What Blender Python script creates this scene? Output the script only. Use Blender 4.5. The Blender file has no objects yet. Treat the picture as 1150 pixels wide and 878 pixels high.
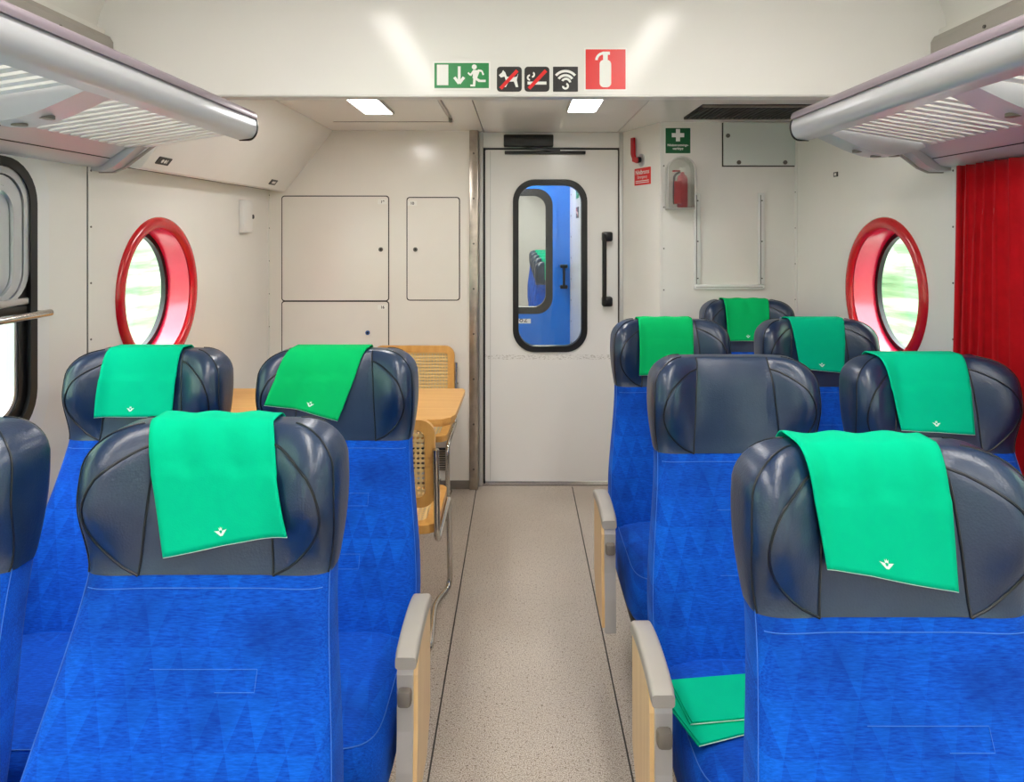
import bpy, bmesh, math, random
from mathutils import Vector, Matrix
from mathutils.geometry import tessellate_polygon
random.seed(7)
PI = math.pi
SC = bpy.context.scene
COL = SC.collection

# ------------------------------------------------------------------ camera
cam_d = bpy.data.cameras.new('camera')
cam = bpy.data.objects.new('camera', cam_d); COL.objects.link(cam)
cam.location = (0, 0, 1.5); cam.rotation_euler = (PI/2, 0, 0)
cam_d.sensor_fit = 'HORIZONTAL'; cam_d.sensor_width = 36.0
cam_d.lens = 36.0*770/1150
cam_d.shift_x = -8/1150; cam_d.shift_y = -181/1150
cam_d.clip_start = 0.02
SC.camera = cam

# ------------------------------------------------------------------ world: bright overcast day
W = bpy.data.worlds.new('overcast_sky'); SC.world = W
W.use_nodes = True
bgn = W.node_tree.nodes['Background']
bgn.inputs[0].default_value = (0.90, 0.96, 1.0, 1); bgn.inputs[1].default_value = 9.0
SC.view_settings.view_transform = 'Standard'
SC.view_settings.look = 'None'
SC.view_settings.gamma = 1.0
SC.view_settings.use_curve_mapping = False
SC.view_settings.exposure = 0.34
LAMP_MAIN = 20.0       # emission of the saloon's strip lamps
LAMP_VEST = 21.0        # emission of the end compartment's lamps
SC.cycles.use_adaptive_sampling = True; SC.cycles.adaptive_threshold = 0.04
SC.cycles.max_bounces = 7; SC.cycles.diffuse_bounces = 5; SC.cycles.glossy_bounces = 3; SC.cycles.transparent_max_bounces = 16
SC.cycles.sample_clamp_indirect = 6.0
SC.cycles.use_denoising = True

# ------------------------------------------------------------------ materials
def lin(c):
    c /= 255.0
    return c/12.92 if c <= 0.04045 else ((c+0.055)/1.055)**2.4
def S(r, g, b): return (lin(r), lin(g), lin(b), 1.0)

MATS = {}
class NT:
    """tiny node helper"""
    def __init__(s, m):
        s.t = m.node_tree; s.n = s.t.nodes; s.l = s.t.links
        s.b = s.n['Principled BSDF']; s.out = s.n['Material Output']
    def node(s, typ, **kw):
        n = s.n.new(typ)
        for k, v in kw.items(): setattr(n, k, v)
        return n
    def link(s, a, b): s.l.new(a, b)
    def coord(s, scale=(1, 1, 1), kind='Object'):
        tc = s.node('ShaderNodeTexCoord'); mp = s.node('ShaderNodeMapping')
        mp.inputs['Scale'].default_value = scale
        s.link(tc.outputs[kind], mp.inputs[0]); return mp.outputs[0]
    def noise(s, vec, scale, detail=3, rough=0.55):
        n = s.node('ShaderNodeTexNoise'); n.inputs['Scale'].default_value = scale
        n.inputs['Detail'].default_value = detail; n.inputs['Roughness'].default_value = rough
        s.link(vec, n.inputs['Vector']); return n.outputs['Fac']
    def ramp(s, fac, stops):
        r = s.node('ShaderNodeValToRGB'); e = r.color_ramp.elements
        while len(e) < len(stops): e.new(0.5)
        for i, (p, c) in enumerate(stops): e[i].position = p; e[i].color = c
        s.link(fac, r.inputs[0]); return r.outputs[0]
    def bump(s, h, strength, dist=0.002):
        b = s.node('ShaderNodeBump'); b.inputs['Strength'].default_value = strength
        b.inputs['Distance'].default_value = dist
        s.link(h, b.inputs['Height']); s.link(b.outputs[0], s.b.inputs['Normal'])
    def math(s, op, a, b=None):
        m = s.node('ShaderNodeMath', operation=op)
        for i, v in enumerate((a, b)):
            if v is None: continue
            if isinstance(v, (int, float)): m.inputs[i].default_value = v
            else: s.link(v, m.inputs[i])
        return m.outputs[0]
    def mix(s, fac, a, b):
        m = s.node('ShaderNodeMix', data_type='RGBA')
        if isinstance(fac, (int, float)): m.inputs[0].default_value = fac
        else: s.link(fac, m.inputs[0])
        for v, k in ((a, 6), (b, 7)):
            if isinstance(v, tuple): m.inputs[k].default_value = v
            else: s.link(v, m.inputs[k])
        return m.outputs[2]

def mat(name, col, rough=0.5, metal=0.0, spec=0.5, coat=0.0, var=0.0, vscale=6.0, bump=0.0, bscale=60.0, emit=0.0, ecol=None):
    m = bpy.data.materials.new(name); m.use_nodes = True
    t = NT(m); b = t.b
    b.inputs['Base Color'].default_value = col
    b.inputs['Roughness'].default_value = rough
    b.inputs['Metallic'].default_value = metal
    b.inputs['Specular IOR Level'].default_value = spec
    b.inputs['Coat Weight'].default_value = coat
    b.inputs['Coat Roughness'].default_value = 0.12
    if var > 0:
        f = t.noise(t.coord(), vscale, 4)
        lo = tuple(c*(1-var) for c in col[:3])+(1,); hi = tuple(min(1, c*(1+var)) for c in col[:3])+(1,)
        t.link(t.ramp(f, [(0.3, lo), (0.7, hi)]), b.inputs['Base Color'])
    if bump > 0:
        t.bump(t.noise(t.coord(), bscale, 3), bump)
    if emit > 0:
        b.inputs['Emission Color'].default_value = ecol or col
        b.inputs['Emission Strength'].default_value = emit
    m.diffuse_color = col
    MATS[name] = m
    return m

M_wall = mat('painted_wall_panel', S(238, 235, 230), 0.28, coat=0.15, var=0.025, vscale=2.5)
M_bulk = mat('glossy_bulkhead_paint', S(234, 232, 228), 0.14, spec=0.22, coat=0.0, var=0.02, vscale=1.5)
M_door = mat('painted_door', S(240, 238, 235), 0.25, coat=0.2, var=0.02, vscale=2)
M_cab = mat('cabinet_panel', S(236, 231, 223), 0.25, coat=0.25, var=0.025, vscale=2)
M_seam = mat('dark_joint', S(58, 52, 48), 0.7)
M_trim = mat('pale_aluminium_trim', S(205, 203, 200), 0.35, metal=0.3)
M_black = mat('black_rubber', S(16, 16, 17), 0.4)
M_blackm = mat('black_metal', S(18, 17, 17), 0.35, spec=0.5)
M_red = mat('red_window_ring', S(206, 22, 34), 0.2, coat=0.5)
M_redl = mat('red_window_lining', S(236, 44, 84), 0.2, coat=0.5)
M_alu = mat('brushed_aluminium', S(205, 206, 210), 0.3, metal=0.85)
M_alug = mat('rack_grip_strip', S(150, 138, 148), 0.38, metal=0.4)
M_silver = mat('rack_silver_profile', S(206, 208, 214), 0.32, metal=0.45)
M_white = mat('white_slat', S(235, 234, 232), 0.35)
M_chrome = mat('chrome', S(200, 196, 190), 0.12, metal=1.0)
M_steel = mat('stainless_strip', S(176, 166, 156), 0.3, metal=0.9, var=0.2, vscale=14)
M_grey = mat('grey_plastic', S(168, 162, 155), 0.42, bump=0.05, bscale=200)
M_greyd = mat('dark_grey_plastic', S(120, 112, 104), 0.38)
M_post = mat('silver_armrest_metal', S(196, 192, 190), 0.35, metal=0.35)
M_plinth = mat('seat_pedestal_metal', S(60, 60, 64), 0.5)
M_green = mat('sign_green', S(0, 132, 62), 0.35)
M_dgreen = mat('sign_dark_green', S(0, 92, 48), 0.35)
M_sred = mat('sign_red', S(226, 22, 20), 0.3)
M_swhite = mat('sign_white', S(240, 240, 236), 0.4)
M_sblack = mat('sign_black', S(24, 21, 20), 0.35)
M_redm = mat('red_lever_paint', S(190, 18, 28), 0.3)
M_number = mat('number_plate_white', S(236, 234, 228), 0.5)
M_ink = mat('black_ink', S(30, 28, 27), 0.6)
M_bdoor = mat('blue_door_paint', S(24, 112, 214), 0.25, coat=0.4, var=0.03, vscale=2)
M_emb = mat('emblem_white', S(214, 246, 236), 0.8)
M_stitch = mat('pale_blue_stitching', S(58, 116, 208), 0.8)
M_rail = mat('white_rail_paint', S(232, 232, 230), 0.3)
M_cover = mat('cover_plate_paint', S(220, 226, 222), 0.3)
M_screw = mat('screw_metal', S(110, 106, 100), 0.4, metal=0.7)
M_blue_s = mat('blue_lock_disc', S(60, 100, 160), 0.4)
M_lampm = mat('saloon_lamp_diffuser', (1, .97, .92, 1), 0.5, emit=LAMP_MAIN, ecol=(1, .955, .89, 1))
M_lampv = mat('end_lamp_diffuser', (1, 1, 1, 1), 0.5, emit=LAMP_VEST, ecol=(1, .98, .95, 1))
M_bag = mat('grille_black', S(40, 38, 36), 0.5)

# scuffed band on the door where trolleys rub
t = NT(M_door)
tc0 = t.node('ShaderNodeTexCoord'); sx0 = t.node('ShaderNodeSeparateXYZ'); t.link(tc0.outputs['Object'], sx0.inputs[0])
band = t.math('LESS_THAN', t.math('ABSOLUTE', t.math('SUBTRACT', sx0.outputs[2], 0.748)), 0.014)
low = t.math('LESS_THAN', sx0.outputs[2], 0.5)
sc1 = t.math('GREATER_THAN', t.noise(t.coord((40, 40, 160)), 1.6, 4, 0.7), 0.56)
sc2 = t.math('GREATER_THAN', t.noise(t.coord((14, 14, 50)), 1.6, 5, 0.75), 0.73)
mk = t.math('ADD', t.math('MULTIPLY', band, sc1), t.math('MULTIPLY', low, sc2))
t.link(t.mix(t.math('MULTIPLY', t.math('MINIMUM', mk, 1.0), 0.55), S(240, 238, 235), S(150, 140, 128)), t.b.inputs['Base Color'])

# blue moquette: woven triangles plus fine horizontal streaks
def fabric(name, c1, c2):
    m = mat(name, c1, 0.85, spec=0.2); t = NT(m)
    tc = t.node('ShaderNodeTexCoord'); sx = t.node('ShaderNodeSeparateXYZ'); t.link(tc.outputs['Object'], sx.inputs[0])
    x, y, z = sx.outputs[0], sx.outputs[1], sx.outputs[2]
    zz = t.math('SUBTRACT', z, t.math('MULTIPLY', y, 0.40))
    a = 0.050
    u = t.math('DIVIDE', x, a); v = t.math('DIVIDE', zz, a*1.1)
    p = t.math('FLOOR', t.math('ADD', u, t.math('MULTIPLY', v, 0.5)))
    q = t.math('FLOOR', t.math('SUBTRACT', u, t.math('MULTIPLY', v, 0.5)))
    r = t.math('FLOOR', v)
    tri = t.math('FLOORED_MODULO', t.math('ADD', t.math('ADD', p, q), r), 2.0)
    patch = t.ramp(t.noise(t.coord(), 5, 2), [(0.40, (0, 0, 0, 1)), (0.62, (1, 1, 1, 1))])
    streak = t.noise(t.coord((60, 420, 420)), 1.0, 3)
    blot = t.noise(t.coord(), 7, 3)
    col = t.mix(t.math('MULTIPLY', t.math('MULTIPLY', tri, patch), 0.75), c1, c2)
    col = t.mix(t.math('MULTIPLY', t.math('SUBTRACT', streak, 0.3), 1.1), col, tuple(min(1, c*1.9+0.004) for c in c2[:3])+(1,))
    dark = tuple(c*0.55 for c in c1[:3])+(1,)
    col = t.mix(t.ramp(blot, [(0.5, (0, 0, 0, 1)), (0.8, (0.7, .7, .7, 1))]), col, dark)
    t.link(col, t.b.inputs['Base Color'])
    t.b.inputs['Sheen Weight'].default_value = 0.12
    t.b.inputs['Sheen Tint'].default_value = (0.25, 0.5, 1, 1)
    t.bump(streak, 0.35, 0.001)
    return m
M_fab = fabric('blue_moquette', S(0, 58, 168), S(0, 88, 200))

# navy leather
M_lea = mat('navy_leather', S(28, 46, 70), 0.31, spec=0.75)
t = NT(M_lea)
f = t.noise(t.coord(), 9, 4)
t.link(t.ramp(f, [(0.3, S(8, 38, 74)), (0.7, S(36, 56, 84))]), t.b.inputs['Base Color'])
vn = t.node('ShaderNodeTexVoronoi'); vn.inputs['Scale'].default_value = 260; t.link(t.coord(), vn.inputs['Vector'])
hsum = t.math('ADD', t.math('MULTIPLY', vn.outputs['Distance'], 0.25), t.noise(t.coord((1, 1, 0.5)), 28, 3))
t.bump(hsum, 0.22, 0.004)
M_pipe = mat('leather_piping', S(18, 24, 32), 0.4)

# green felt covers
M_felt = mat('green_felt', S(0, 188, 142), 0.95, spec=0.1, var=0.06, vscale=5, bump=0.15, bscale=350)
M_felt2 = mat('green_felt_warm', S(10, 186, 104), 0.95, spec=0.1, var=0.06, vscale=5, bump=0.15, bscale=350)
M_felte = mat('felt_cut_edge', S(205, 240, 225), 0.95)

# red curtain cloth
M_curt = mat('red_curtain_cloth', S(196, 4, 24), 0.85, spec=0.2, var=0.1, vscale=20, bump=0.1, bscale=300)
NT(M_curt).b.inputs['Sheen Weight'].default_value = 0.25

# speckled floor
M_floor = mat('speckled_vinyl', S(178, 165, 150), 0.42)
t = NT(M_floor)
n1 = t.noise(t.coord(), 310, 2, 0.75); n2 = t.noise(t.coord(), 120, 2, 0.6); n3 = t.noise(t.coord(), 1.6, 3)
base = t.ramp(n1, [(0.36, S(104, 88, 74)), (0.45, S(184, 170, 154)), (0.56, S(210, 199, 186)), (0.68, S(238, 232, 224))])
base = t.mix(t.ramp(n2, [(0.60, (0, 0, 0, 1)), (0.67, (.9, .9, .9, 1))]), base, S(112, 94, 78))
base = t.mix(t.ramp(n3, [(0.35, (0.22, .22, .22, 1)), (0.6, (0, 0, 0, 1))]), base, S(140, 122, 104))
t.link(base, t.b.inputs['Base Color'])

# woods
def wood(name, c1, c2, sc=(4, 4, 40), rough=0.38):
    m = mat(name, c1, rough, coat=0.15); t = NT(m)
    f = t.noise(t.coord(sc), 1.0, 4, 0.6)
    t.link(t.ramp(f, [(0.3, c1), (0.7, c2)]), t.b.inputs['Base Color'])
    return m
M_beech = wood('beech_veneer', S(238, 202, 150), S(224, 184, 130), (60, 60, 3))
M_table = wood('beech_table_top', S(232, 178, 98), S(218, 158, 80), (3, 60, 60))
M_cwood = wood('bent_beech', S(236, 180, 98), S(220, 156, 76), (30, 30, 4))

# woven cane: real see-through holes
M_cane = mat('woven_cane', S(240, 205, 140), 0.6)
t = NT(M_cane)
tc = t.node('ShaderNodeTexCoord'); sx = t.node('ShaderNodeSeparateXYZ'); t.link(tc.outputs['Object'], sx.inputs[0])
def sq(o): return t.math('POWER', t.math('SUBTRACT', t.math('FRACT', t.math('DIVIDE', o, 0.0165)), 0.5), 2.0)
zz = t.math('ADD', sx.outputs[1], sx.outputs[2])
hole = t.math('LESS_THAN', t.math('ADD', sq(sx.outputs[0]), sq(zz)), 0.11)
tr = t.node('ShaderNodeBsdfTransparent'); mx = t.node('ShaderNodeMixShader')
t.link(hole, mx.inputs[0]); t.link(t.b.outputs[0], mx.inputs[1]); t.link(tr.outputs[0], mx.inputs[2])
t.link(mx.outputs[0], t.out.inputs['Surface'])

def glass(name, tint, gloss=0.08):
    m = bpy.data.materials.new(name); m.use_nodes = True; t = NT(m); t.n.remove(t.b)
    tr = t.node('ShaderNodeBsdfTransparent'); tr.inputs[0].default_value = tint
    gl = t.node('ShaderNodeBsdfGlossy'); gl.inputs['Roughness'].default_value = 0.03
    lw = t.node('ShaderNodeLayerWeight'); lw.inputs[0].default_value = 0.5
    mx = t.node('ShaderNodeMixShader')
    f = t.math('ADD', t.math('MULTIPLY', t.math('POWER', lw.outputs['Facing'], 4.0), 0.5), gloss); t.link(f, mx.inputs[0])
    t.link(tr.outputs[0], mx.inputs[1]); t.link(gl.outputs[0], mx.inputs[2]); t.link(mx.outputs[0], t.out.inputs['Surface'])
    return m
M_glass = glass('window_glass', (0.97, 0.99, 0.98, 1), 0.02)
M_clear = glass('clear_acrylic', (0.90, 0.91, 0.90, 1), 0.06)

# greenery outside
M_veg = mat('trackside_leaves', S(190, 215, 180), 0.9, spec=0.1)
t = NT(M_veg)
f = t.noise(t.coord((0.35, 0.35, 3.0)), 1.6, 5, 0.65)
t.link(t.ramp(f, [(0.3, S(88, 128, 92)), (0.46, S(146, 174, 140)), (0.6, S(196, 210, 188))]), t.b.inputs['Base Color'])
M_ground = mat('ballast', S(170, 168, 160), 0.95, var=0.2, vscale=3)

# ------------------------------------------------------------------ mesh helpers
def mesh_obj(name, verts, faces, m, parent=None, smooth=False, recalc=True, angle=None):
    me = bpy.data.meshes.new(name)
    me.from_pydata([tuple(v) for v in verts], [], faces)
    if recalc:
        bm = bmesh.new(); bm.from_mesh(me); bmesh.ops.recalc_face_normals(bm, faces=bm.faces[:]); bm.to_mesh(me); bm.free()
    if smooth:
        for p in me.polygons: p.use_smooth = True
        if angle is not None:
            try: me.set_sharp_from_angle(angle=math.radians(angle))
            except Exception: pass
    me.materials.append(m)
    o = bpy.data.objects.new(name, me); COL.objects.link(o)
    if parent is not None: o.parent = parent
    return o
def tag(o, label, cat=None, group=None):
    o['label'] = label
    if cat: o['category'] = cat
    if group: o['group'] = group
    return o
def struct(o, label=None):
    o['kind'] = 'structure'
    if label: o['label'] = label
    return o
def thing(name, label, cat, loc=(0, 0, 0), rz=0.0, group=None):
    o = bpy.data.objects.new(name, None); COL.objects.link(o); o.empty_display_size = 0.05
    o.location = loc; o.rotation_euler = (0, 0, rz)
    return tag(o, label, cat, group)

def box(name, a, b, m, parent=None, bev=0.0, seg=2):
    """axis aligned box from corner a to corner b with bevelled edges"""
    bm = bmesh.new(); bmesh.ops.create_cube(bm, size=1.0)
    for v in bm.verts:
        v.co = Vector([(a[i]+b[i])/2+v.co[i]*abs(b[i]-a[i]) for i in range(3)])
    if bev > 0:
        bmesh.ops.bevel(bm, geom=bm.edges[:], offset=min(bev, 0.49*min(abs(b[i]-a[i]) for i in range(3))), segments=seg, profile=0.5, affect='EDGES')
    me = bpy.data.meshes.new(name); bm.to_mesh(me); bm.free()
    if bev > 0 and seg > 1:
        for p in me.polygons: p.use_smooth = True
        try: me.set_sharp_from_angle(angle=math.radians(40))
        except Exception: pass
    me.materials.append(m)
    o = bpy.data.objects.new(name, me); COL.objects.link(o)
    if parent is not None: o.parent = parent
    return o

def rr(x0, y0, x1, y1, r, n=8):
    pts = []
    r = min(r, abs(x1-x0)/2-1e-5, abs(y1-y0)/2-1e-5)
    for cx, cy, a0 in ((x1-r, y1-r, 0), (x0+r, y1-r, 90), (x0+r, y0+r, 180), (x1-r, y0+r, 270)):
        for k in range(n+1):
            a = math.radians(a0+90*k/n); pts.append((cx+r*math.cos(a), cy+r*math.sin(a)))
    return pts
def circ(cx, cy, r, n=48, ry=None):
    ry = r if ry is None else ry
    return [(cx+r*math.cos(2*PI*k/n), cy+ry*math.sin(2*PI*k/n)) for k in range(n)]

def prism_data(outer, holes, fn, t0, t1):
    loops = [outer]+list(holes)
    flat = [p for l in loops for p in l]; n = len(flat)
    tris = tessellate_polygon([[Vector((p[0], p[1], 0)) for p in l] for l in loops])
    v = [fn(p[0], p[1], t0) for p in flat]+[fn(p[0], p[1], t1) for p in flat]
    f = [tuple(t) for t in tris]+[tuple(i+n for i in t)[::-1] for t in tris]
    s = 0
    for l in loops:
        k = len(l)
        for i in range(k):
            a, b = s+i, s+(i+1) % k
            f.append((a, b, b+n, a+n))
        s += k
    return v, f
def prism(name, outer, holes, fn, t0, t1, m, parent=None, smooth=False):
    v, f = prism_data(outer, holes, fn, t0, t1)
    return mesh_obj(name, v, f, m, parent, smooth=smooth, angle=35)
def fX(u, v, t): return (t, u, v)       # plane across X  (u=y, v=z)
def fY(u, v, t): return (u, t, v)       # plane across Y  (u=x, v=z)
def fZ(u, v, t): return (u, v, t)       # plane across Z

def fillet(pts, r, n=6):
    pts = [Vector(p) for p in pts]; out = [pts[0]]
    for i in range(1, len(pts)-1):
        a, b, c = pts[i-1], pts[i], pts[i+1]
        d1 = (a-b); d2 = (c-b); l = min(r, d1.length*0.48, d2.length*0.48)
        p0 = b+d1.normalized()*l; p1 = b+d2.normalized()*l
        for k in range(n+1):
            s = k/n; out.append(p0*(1-s)**2+b*2*s*(1-s)+p1*s*s)
    out.append(pts[-1]); return out
def tube_data(path, r, n=10, closed=False, v0=0, ry=None):
    path = [Vector(p) for p in path]; V = []; F = []; m = len(path)
    nrm = None
    for i, p in enumerate(path):
        if closed: d = path[(i+1) % m]-path[i-1]
        else: d = path[min(i+1, m-1)]-path[max(i-1, 0)]
        d = d.normalized() if d.length > 1e-9 else Vector((0, 0, 1))
        if nrm is None:
            nrm = d.orthogonal().normalized()
        nrm = (nrm-d*nrm.dot(d)); nrm = nrm.normalized() if nrm.length > 1e-6 else d.orthogonal().normalized()
        bn = d.cross(nrm)
        for k in range(n):
            a = 2*PI*k/n; V.append(p+nrm*math.cos(a)*r+bn*math.sin(a)*(ry or r))
    for i in range(m if closed else m-1):
        j = (i+1) % m
        for k in range(n):
            F.append((v0+i*n+k, v0+i*n+(k+1) % n, v0+j*n+(k+1) % n, v0+j*n+k))
    if not closed:
        F.append(tuple(v0+k for k in range(n))[::-1]); F.append(tuple(v0+(m-1)*n+k for k in range(n)))
    return V, F
def tube(name, path, r, m, parent=None, n=10, closed=False):
    V, F = tube_data(path, r, n, closed); return mesh_obj(name, V, F, m, parent, smooth=True, angle=50)
def tubes(name, paths, r, m, parent=None, n=6):
    V = []; F = []
    for p in paths:
        a, b = tube_data(p, r, n, False, len(V)); V += a; F += b
    return mesh_obj(name, V, F, m, parent, smooth=True, angle=50)
def extrude_profile(name, prof, fn, t0, t1, m, parent=None, smooth=True, angle=35):
    v, f = prism_data(prof, [], fn, t0, t1); return mesh_obj(name, v, f, m, parent, smooth=smooth, angle=angle)
def flat(name, polys, fn, t, m, parent=None, th=0.0006):
    """printed flat shape: one or more polygons laid in the plane fn(u,v,t)"""
    V = []; F = []
    sg_ = 1 if fn not in (fY, fX) else -1
    for i_, p in enumerate(polys):
        t += 0.00004*sg_
        v, f = prism_data(p, [], fn, t, t-th*sg_) if not (p and isinstance(p[0], list)) else prism_data(p[0], p[1:], fn, t, t-th*sg_)
        F += [tuple(i+len(V) for i in q) for q in f]; V += v
    return mesh_obj(name, V, F, m, parent)
def text(name, s, size, fn, cx, cz, t, m, parent=None, bold=0.0):
    """flat lettering centred on cx, with its baseline on cz in the plane fn"""
    cu = bpy.data.curves.new('lettering', 'FONT'); cu.body = s; cu.size = size; cu.align_x = 'CENTER'; cu.offset = bold
    o = bpy.data.objects.new('lettering', cu); COL.objects.link(o)
    bpy.context.view_layer.update()
    me = o.evaluated_get(bpy.context.evaluated_depsgraph_get()).to_mesh()
    V = [fn(cx+v.co.x, cz+v.co.y, t) for v in me.vertices]; F = [tuple(p.vertices) for p in me.polygons]
    o.evaluated_get(bpy.context.evaluated_depsgraph_get()).to_mesh_clear()
    bpy.data.objects.remove(o); bpy.data.curves.remove(cu)
    return mesh_obj(name, V, F, m, parent, recalc=False)
def thick(p, q, w):
    """2D bar polygon from p to q"""
    dx, dy = q[0]-p[0], q[1]-p[1]; l = math.hypot(dx, dy) or 1; nx, ny = -dy/l*w/2, dx/l*w/2
    return [(p[0]+nx, p[1]+ny), (p[0]-nx, p[1]-ny), (q[0]-nx, q[1]-ny), (q[0]+nx, q[1]+ny)]
def arc2(cx, cy, r, a0, a1, w, n=14):
    o = [(cx+(r+w/2)*math.cos(math.radians(a0+(a1-a0)*k/n)), cy+(r+w/2)*math.sin(math.radians(a0+(a1-a0)*k/n))) for k in range(n+1)]
    i = [(cx+(r-w/2)*math.cos(math.radians(a0+(a1-a0)*k/n)), cy+(r-w/2)*math.sin(math.radians(a0+(a1-a0)*k/n))) for k in range(n+1)]
    return o+i[::-1]

# ------------------------------------------------------------------ layout (metres; camera at y=0 looking along +y)
XL, XR = -1.45, 1.47           # side walls
YB = 2.40                      # bulkhead face
YC = 3.97                      # cabinet wall face
YP = 3.65                      # right end panel face
YD = 4.05                      # door face
ZV = 2.074                     # end compartment ceiling
ZB = 1.968                     # bulkhead lower edge
Y0 = -2.6                      # rear end of the saloon
WIN = (0.55, 0.90, 2.05, 1.705)   # big window opening y0,z0,y1,z1
PORT = (2.766, 1.247, 0.268)      # porthole centre and opening radius

# ------------------------------------------------------------------ setting
floor = struct(box('floor', (-1.6, Y0, -0.08), (1.6, 4.2, 0), M_floor), 'speckled beige vinyl floor of the carriage')
box('floor_seam', (-0.2505, Y0, -0.001), (-0.2455, 4.0, 0.0012), M_seam, floor)
box('floor_seam', (0.3075, Y0, -0.001), (0.3125, 4.0, 0.0012), M_seam, floor)
prism('floor_seam', [(0.3, YD-0.03), (-0.25, YD-0.03), (-0.25, YD-0.02), (0.62, YD-0.02), (0.62, YD-0.03)], [], fZ, -0.001, 0.0012, M_seam, floor)

for side, X, s in (('left', XL, -1), ('right', XR, 1)):
    outer = [(Y0, 0), (4.2, 0), (4.2, 2.2), (Y0, 2.2)]
    holes = [rr(WIN[0], WIN[1], WIN[2], WIN[3], 0.13), rr(-1.9, WIN[1], -0.1, WIN[3], 0.13), circ(PORT[0], PORT[1], PORT[2], 56)]
    w = struct(prism('wall_'+side, outer, holes, fX, X, X+s*0.12, M_wall), 'pale painted side wall with windows on the '+side)
    # joint strips with rivets on the wall
    for yj, wd in ((2.315, 0.012), (YC-0.004 if s < 0 else YP-0.012, 0.02)):
        z1 = 1.715
        j = box('joint_strip', (X, yj-wd, 0.02), (X-s*0.004, yj+wd, z1 if yj < 3 else (1.73 if s < 0 else ZV)), M_wall, w, 0.0015, 1)
        for k in range(6):
            V, F = tube_data([(X-s*0.0042, yj, 0.75+k*0.19), (X-s*0.0058, yj, 0.75+k*0.19)], 0.0035, 8)
            mesh_obj('rivet', V, F, M_screw, w)
    for dy in (-0.0135, 0.0135):
        box('joint_line', (X, 2.315+dy-0.0015, 0.02), (X-s*0.0012, 2.315+dy+0.0015, 1.72), M_seam, w)

struct(box('wall_rear', (-1.6, Y0-0.1, 0), (1.6, Y0, 2.6), M_wall), 'plain end wall behind the viewer')
# saloon ceiling: flat middle with a rounded cove to each side wall
prof = [(XL-0.03, 2.16)]
R = 0.30
prof += [(XL-0.03+R*(1-math.cos(a)), 2.17+R*math.sin(a)) for a in [PI/2*k/10 for k in range(11)]]
prof += [(XR+0.03-R*(1-math.cos(a)), 2.17+R*math.sin(a)) for a in [PI/2*k/10 for k in range(10, -1, -1)]]
prof += [(XR+0.03, 2.16), (XR+0.09, 2.16), (XR+0.09, 2.55), (XL-0.09, 2.55), (XL-0.09, 2.16)]
ceil = struct(extrude_profile('ceiling', prof, fY, Y0, YB+0.05, M_wall), 'pale saloon ceiling with rounded coves')
for s, X in ((-1, XL), (1, XR)):
    # grey rail at the foot of the cove, above the luggage rack
    t_ = struct(extrude_profile('trim_1' if s < 0 else 'trim_2', [(X, 2.06), (X-s*0.012, 2.06), (X-s*0.03, 2.10), (X-s*0.03, 2.155), (X-s*0.018, 2.175), (X, 2.175)], fY, Y0, YB-0.001, M_grey, None, False), 'grey rail under the ceiling cove above the rack')
    for k in range(4):
        V, F = tube_data([(X-s*0.0302, 0.62+k*0.5, 2.128), (X-s*0.034, 0.62+k*0.5, 2.128)], 0.006, 10)
        mesh_obj('screw', V, F, M_screw, t_)

# bulkhead between the saloon and the end compartment
bulk = struct(prism('wall_bulkhead', [(XL-0.1, ZB), (XR+0.1, ZB), (XR+0.1, 2.56), (XL-0.1, 2.56)], [], fY, YB, YB+0.05, M_bulk), 'glossy white bulkhead panel carrying the safety signs')
box('edge_strip', (XL, YB-0.004, ZB-0.004), (XR, YB+0.054, ZB+0.004), M_trim, bulk, 0.002, 1)

# end compartment ceiling: base plus three panels with open joints
cbase = struct(box('ceiling_end', (XL-0.1, YB+0.05, ZV+0.012), (XR+0.1, 4.25, ZV+0.1), M_seam), 'low panelled ceiling of the end compartment')
for a, b in ((XL-0.05, -0.2095), (-0.2055, 0.578), (0.582, XR+0.05)):
    box('ceiling_panel', (a, YB+0.05, ZV), (b, 4.2, ZV+0.012), M_bulk, cbase, 0.0015, 1)
hatch = box('hatch', (-0.98, 2.6, ZV-0.004), (-0.36, 3.62, ZV), M_bulk, cbase, 0.001, 1)
box('hatch_edge', (-0.355, 2.6, ZV-0.006), (-0.345, 3.62, ZV), M_steel, cbase)
box('hatch_latch', (-0.36, 3.5, ZV-0.024), (-0.345, 3.54, ZV), M_screw, cbase, 0.003)
box('hatch_edge', (-0.98, 3.615, ZV-0.0055), (-0.36, 3.62, ZV), M_seam, cbase)

# cabinet wall, door surround, angled panel and right end panel
wb = struct(box('wall_cabinet', (XL-0.05, YC, 0), (-0.287, YC+0.06, ZV+0.01), M_cab), 'pale cabinet wall beside the end door')
struct(box('baseboard_cabinet', (XL, YC-0.006, 0), (-0.287, YC, 0.05), M_greyd, None, 0.002, 1))
col_ = struct(box('trim_3', (-0.287, YC-0.02, 0), (-0.237, YC+0.06, ZV), M_steel, None, 0.003), 'worn stainless steel corner strip beside the door')
for k in range(8):
    V, F = tube_data([(-0.262, YC-0.0202, 0.12+k*0.26), (-0.262, YC-0.0225, 0.12+k*0.26)], 0.006, 10); mesh_obj('screw', V, F, M_screw, col_)
struct(box('trim_4', (-0.237, YD-0.04, 0), (-0.212, YD+0.07, ZV), M_trim, None, 0.004), 'grey door jamb')
struct(box('trim_5', (0.592, YD-0.012, 0), (0.616, YD+0.07, ZV), M_trim, None, 0.003), 'white door jamb beside the angled panel')
struct(box('wall_door_header', (-0.212, YD-0.01, 1.984), (0.592, YD+0.06, ZV), M_door, None, 0.003), 'pale lintel above the end door')
struct(box('wall_door_backing', (-0.23, YD+0.012, 1.96), (0.61, YD+0.02, 1.99), M_black))
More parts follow.
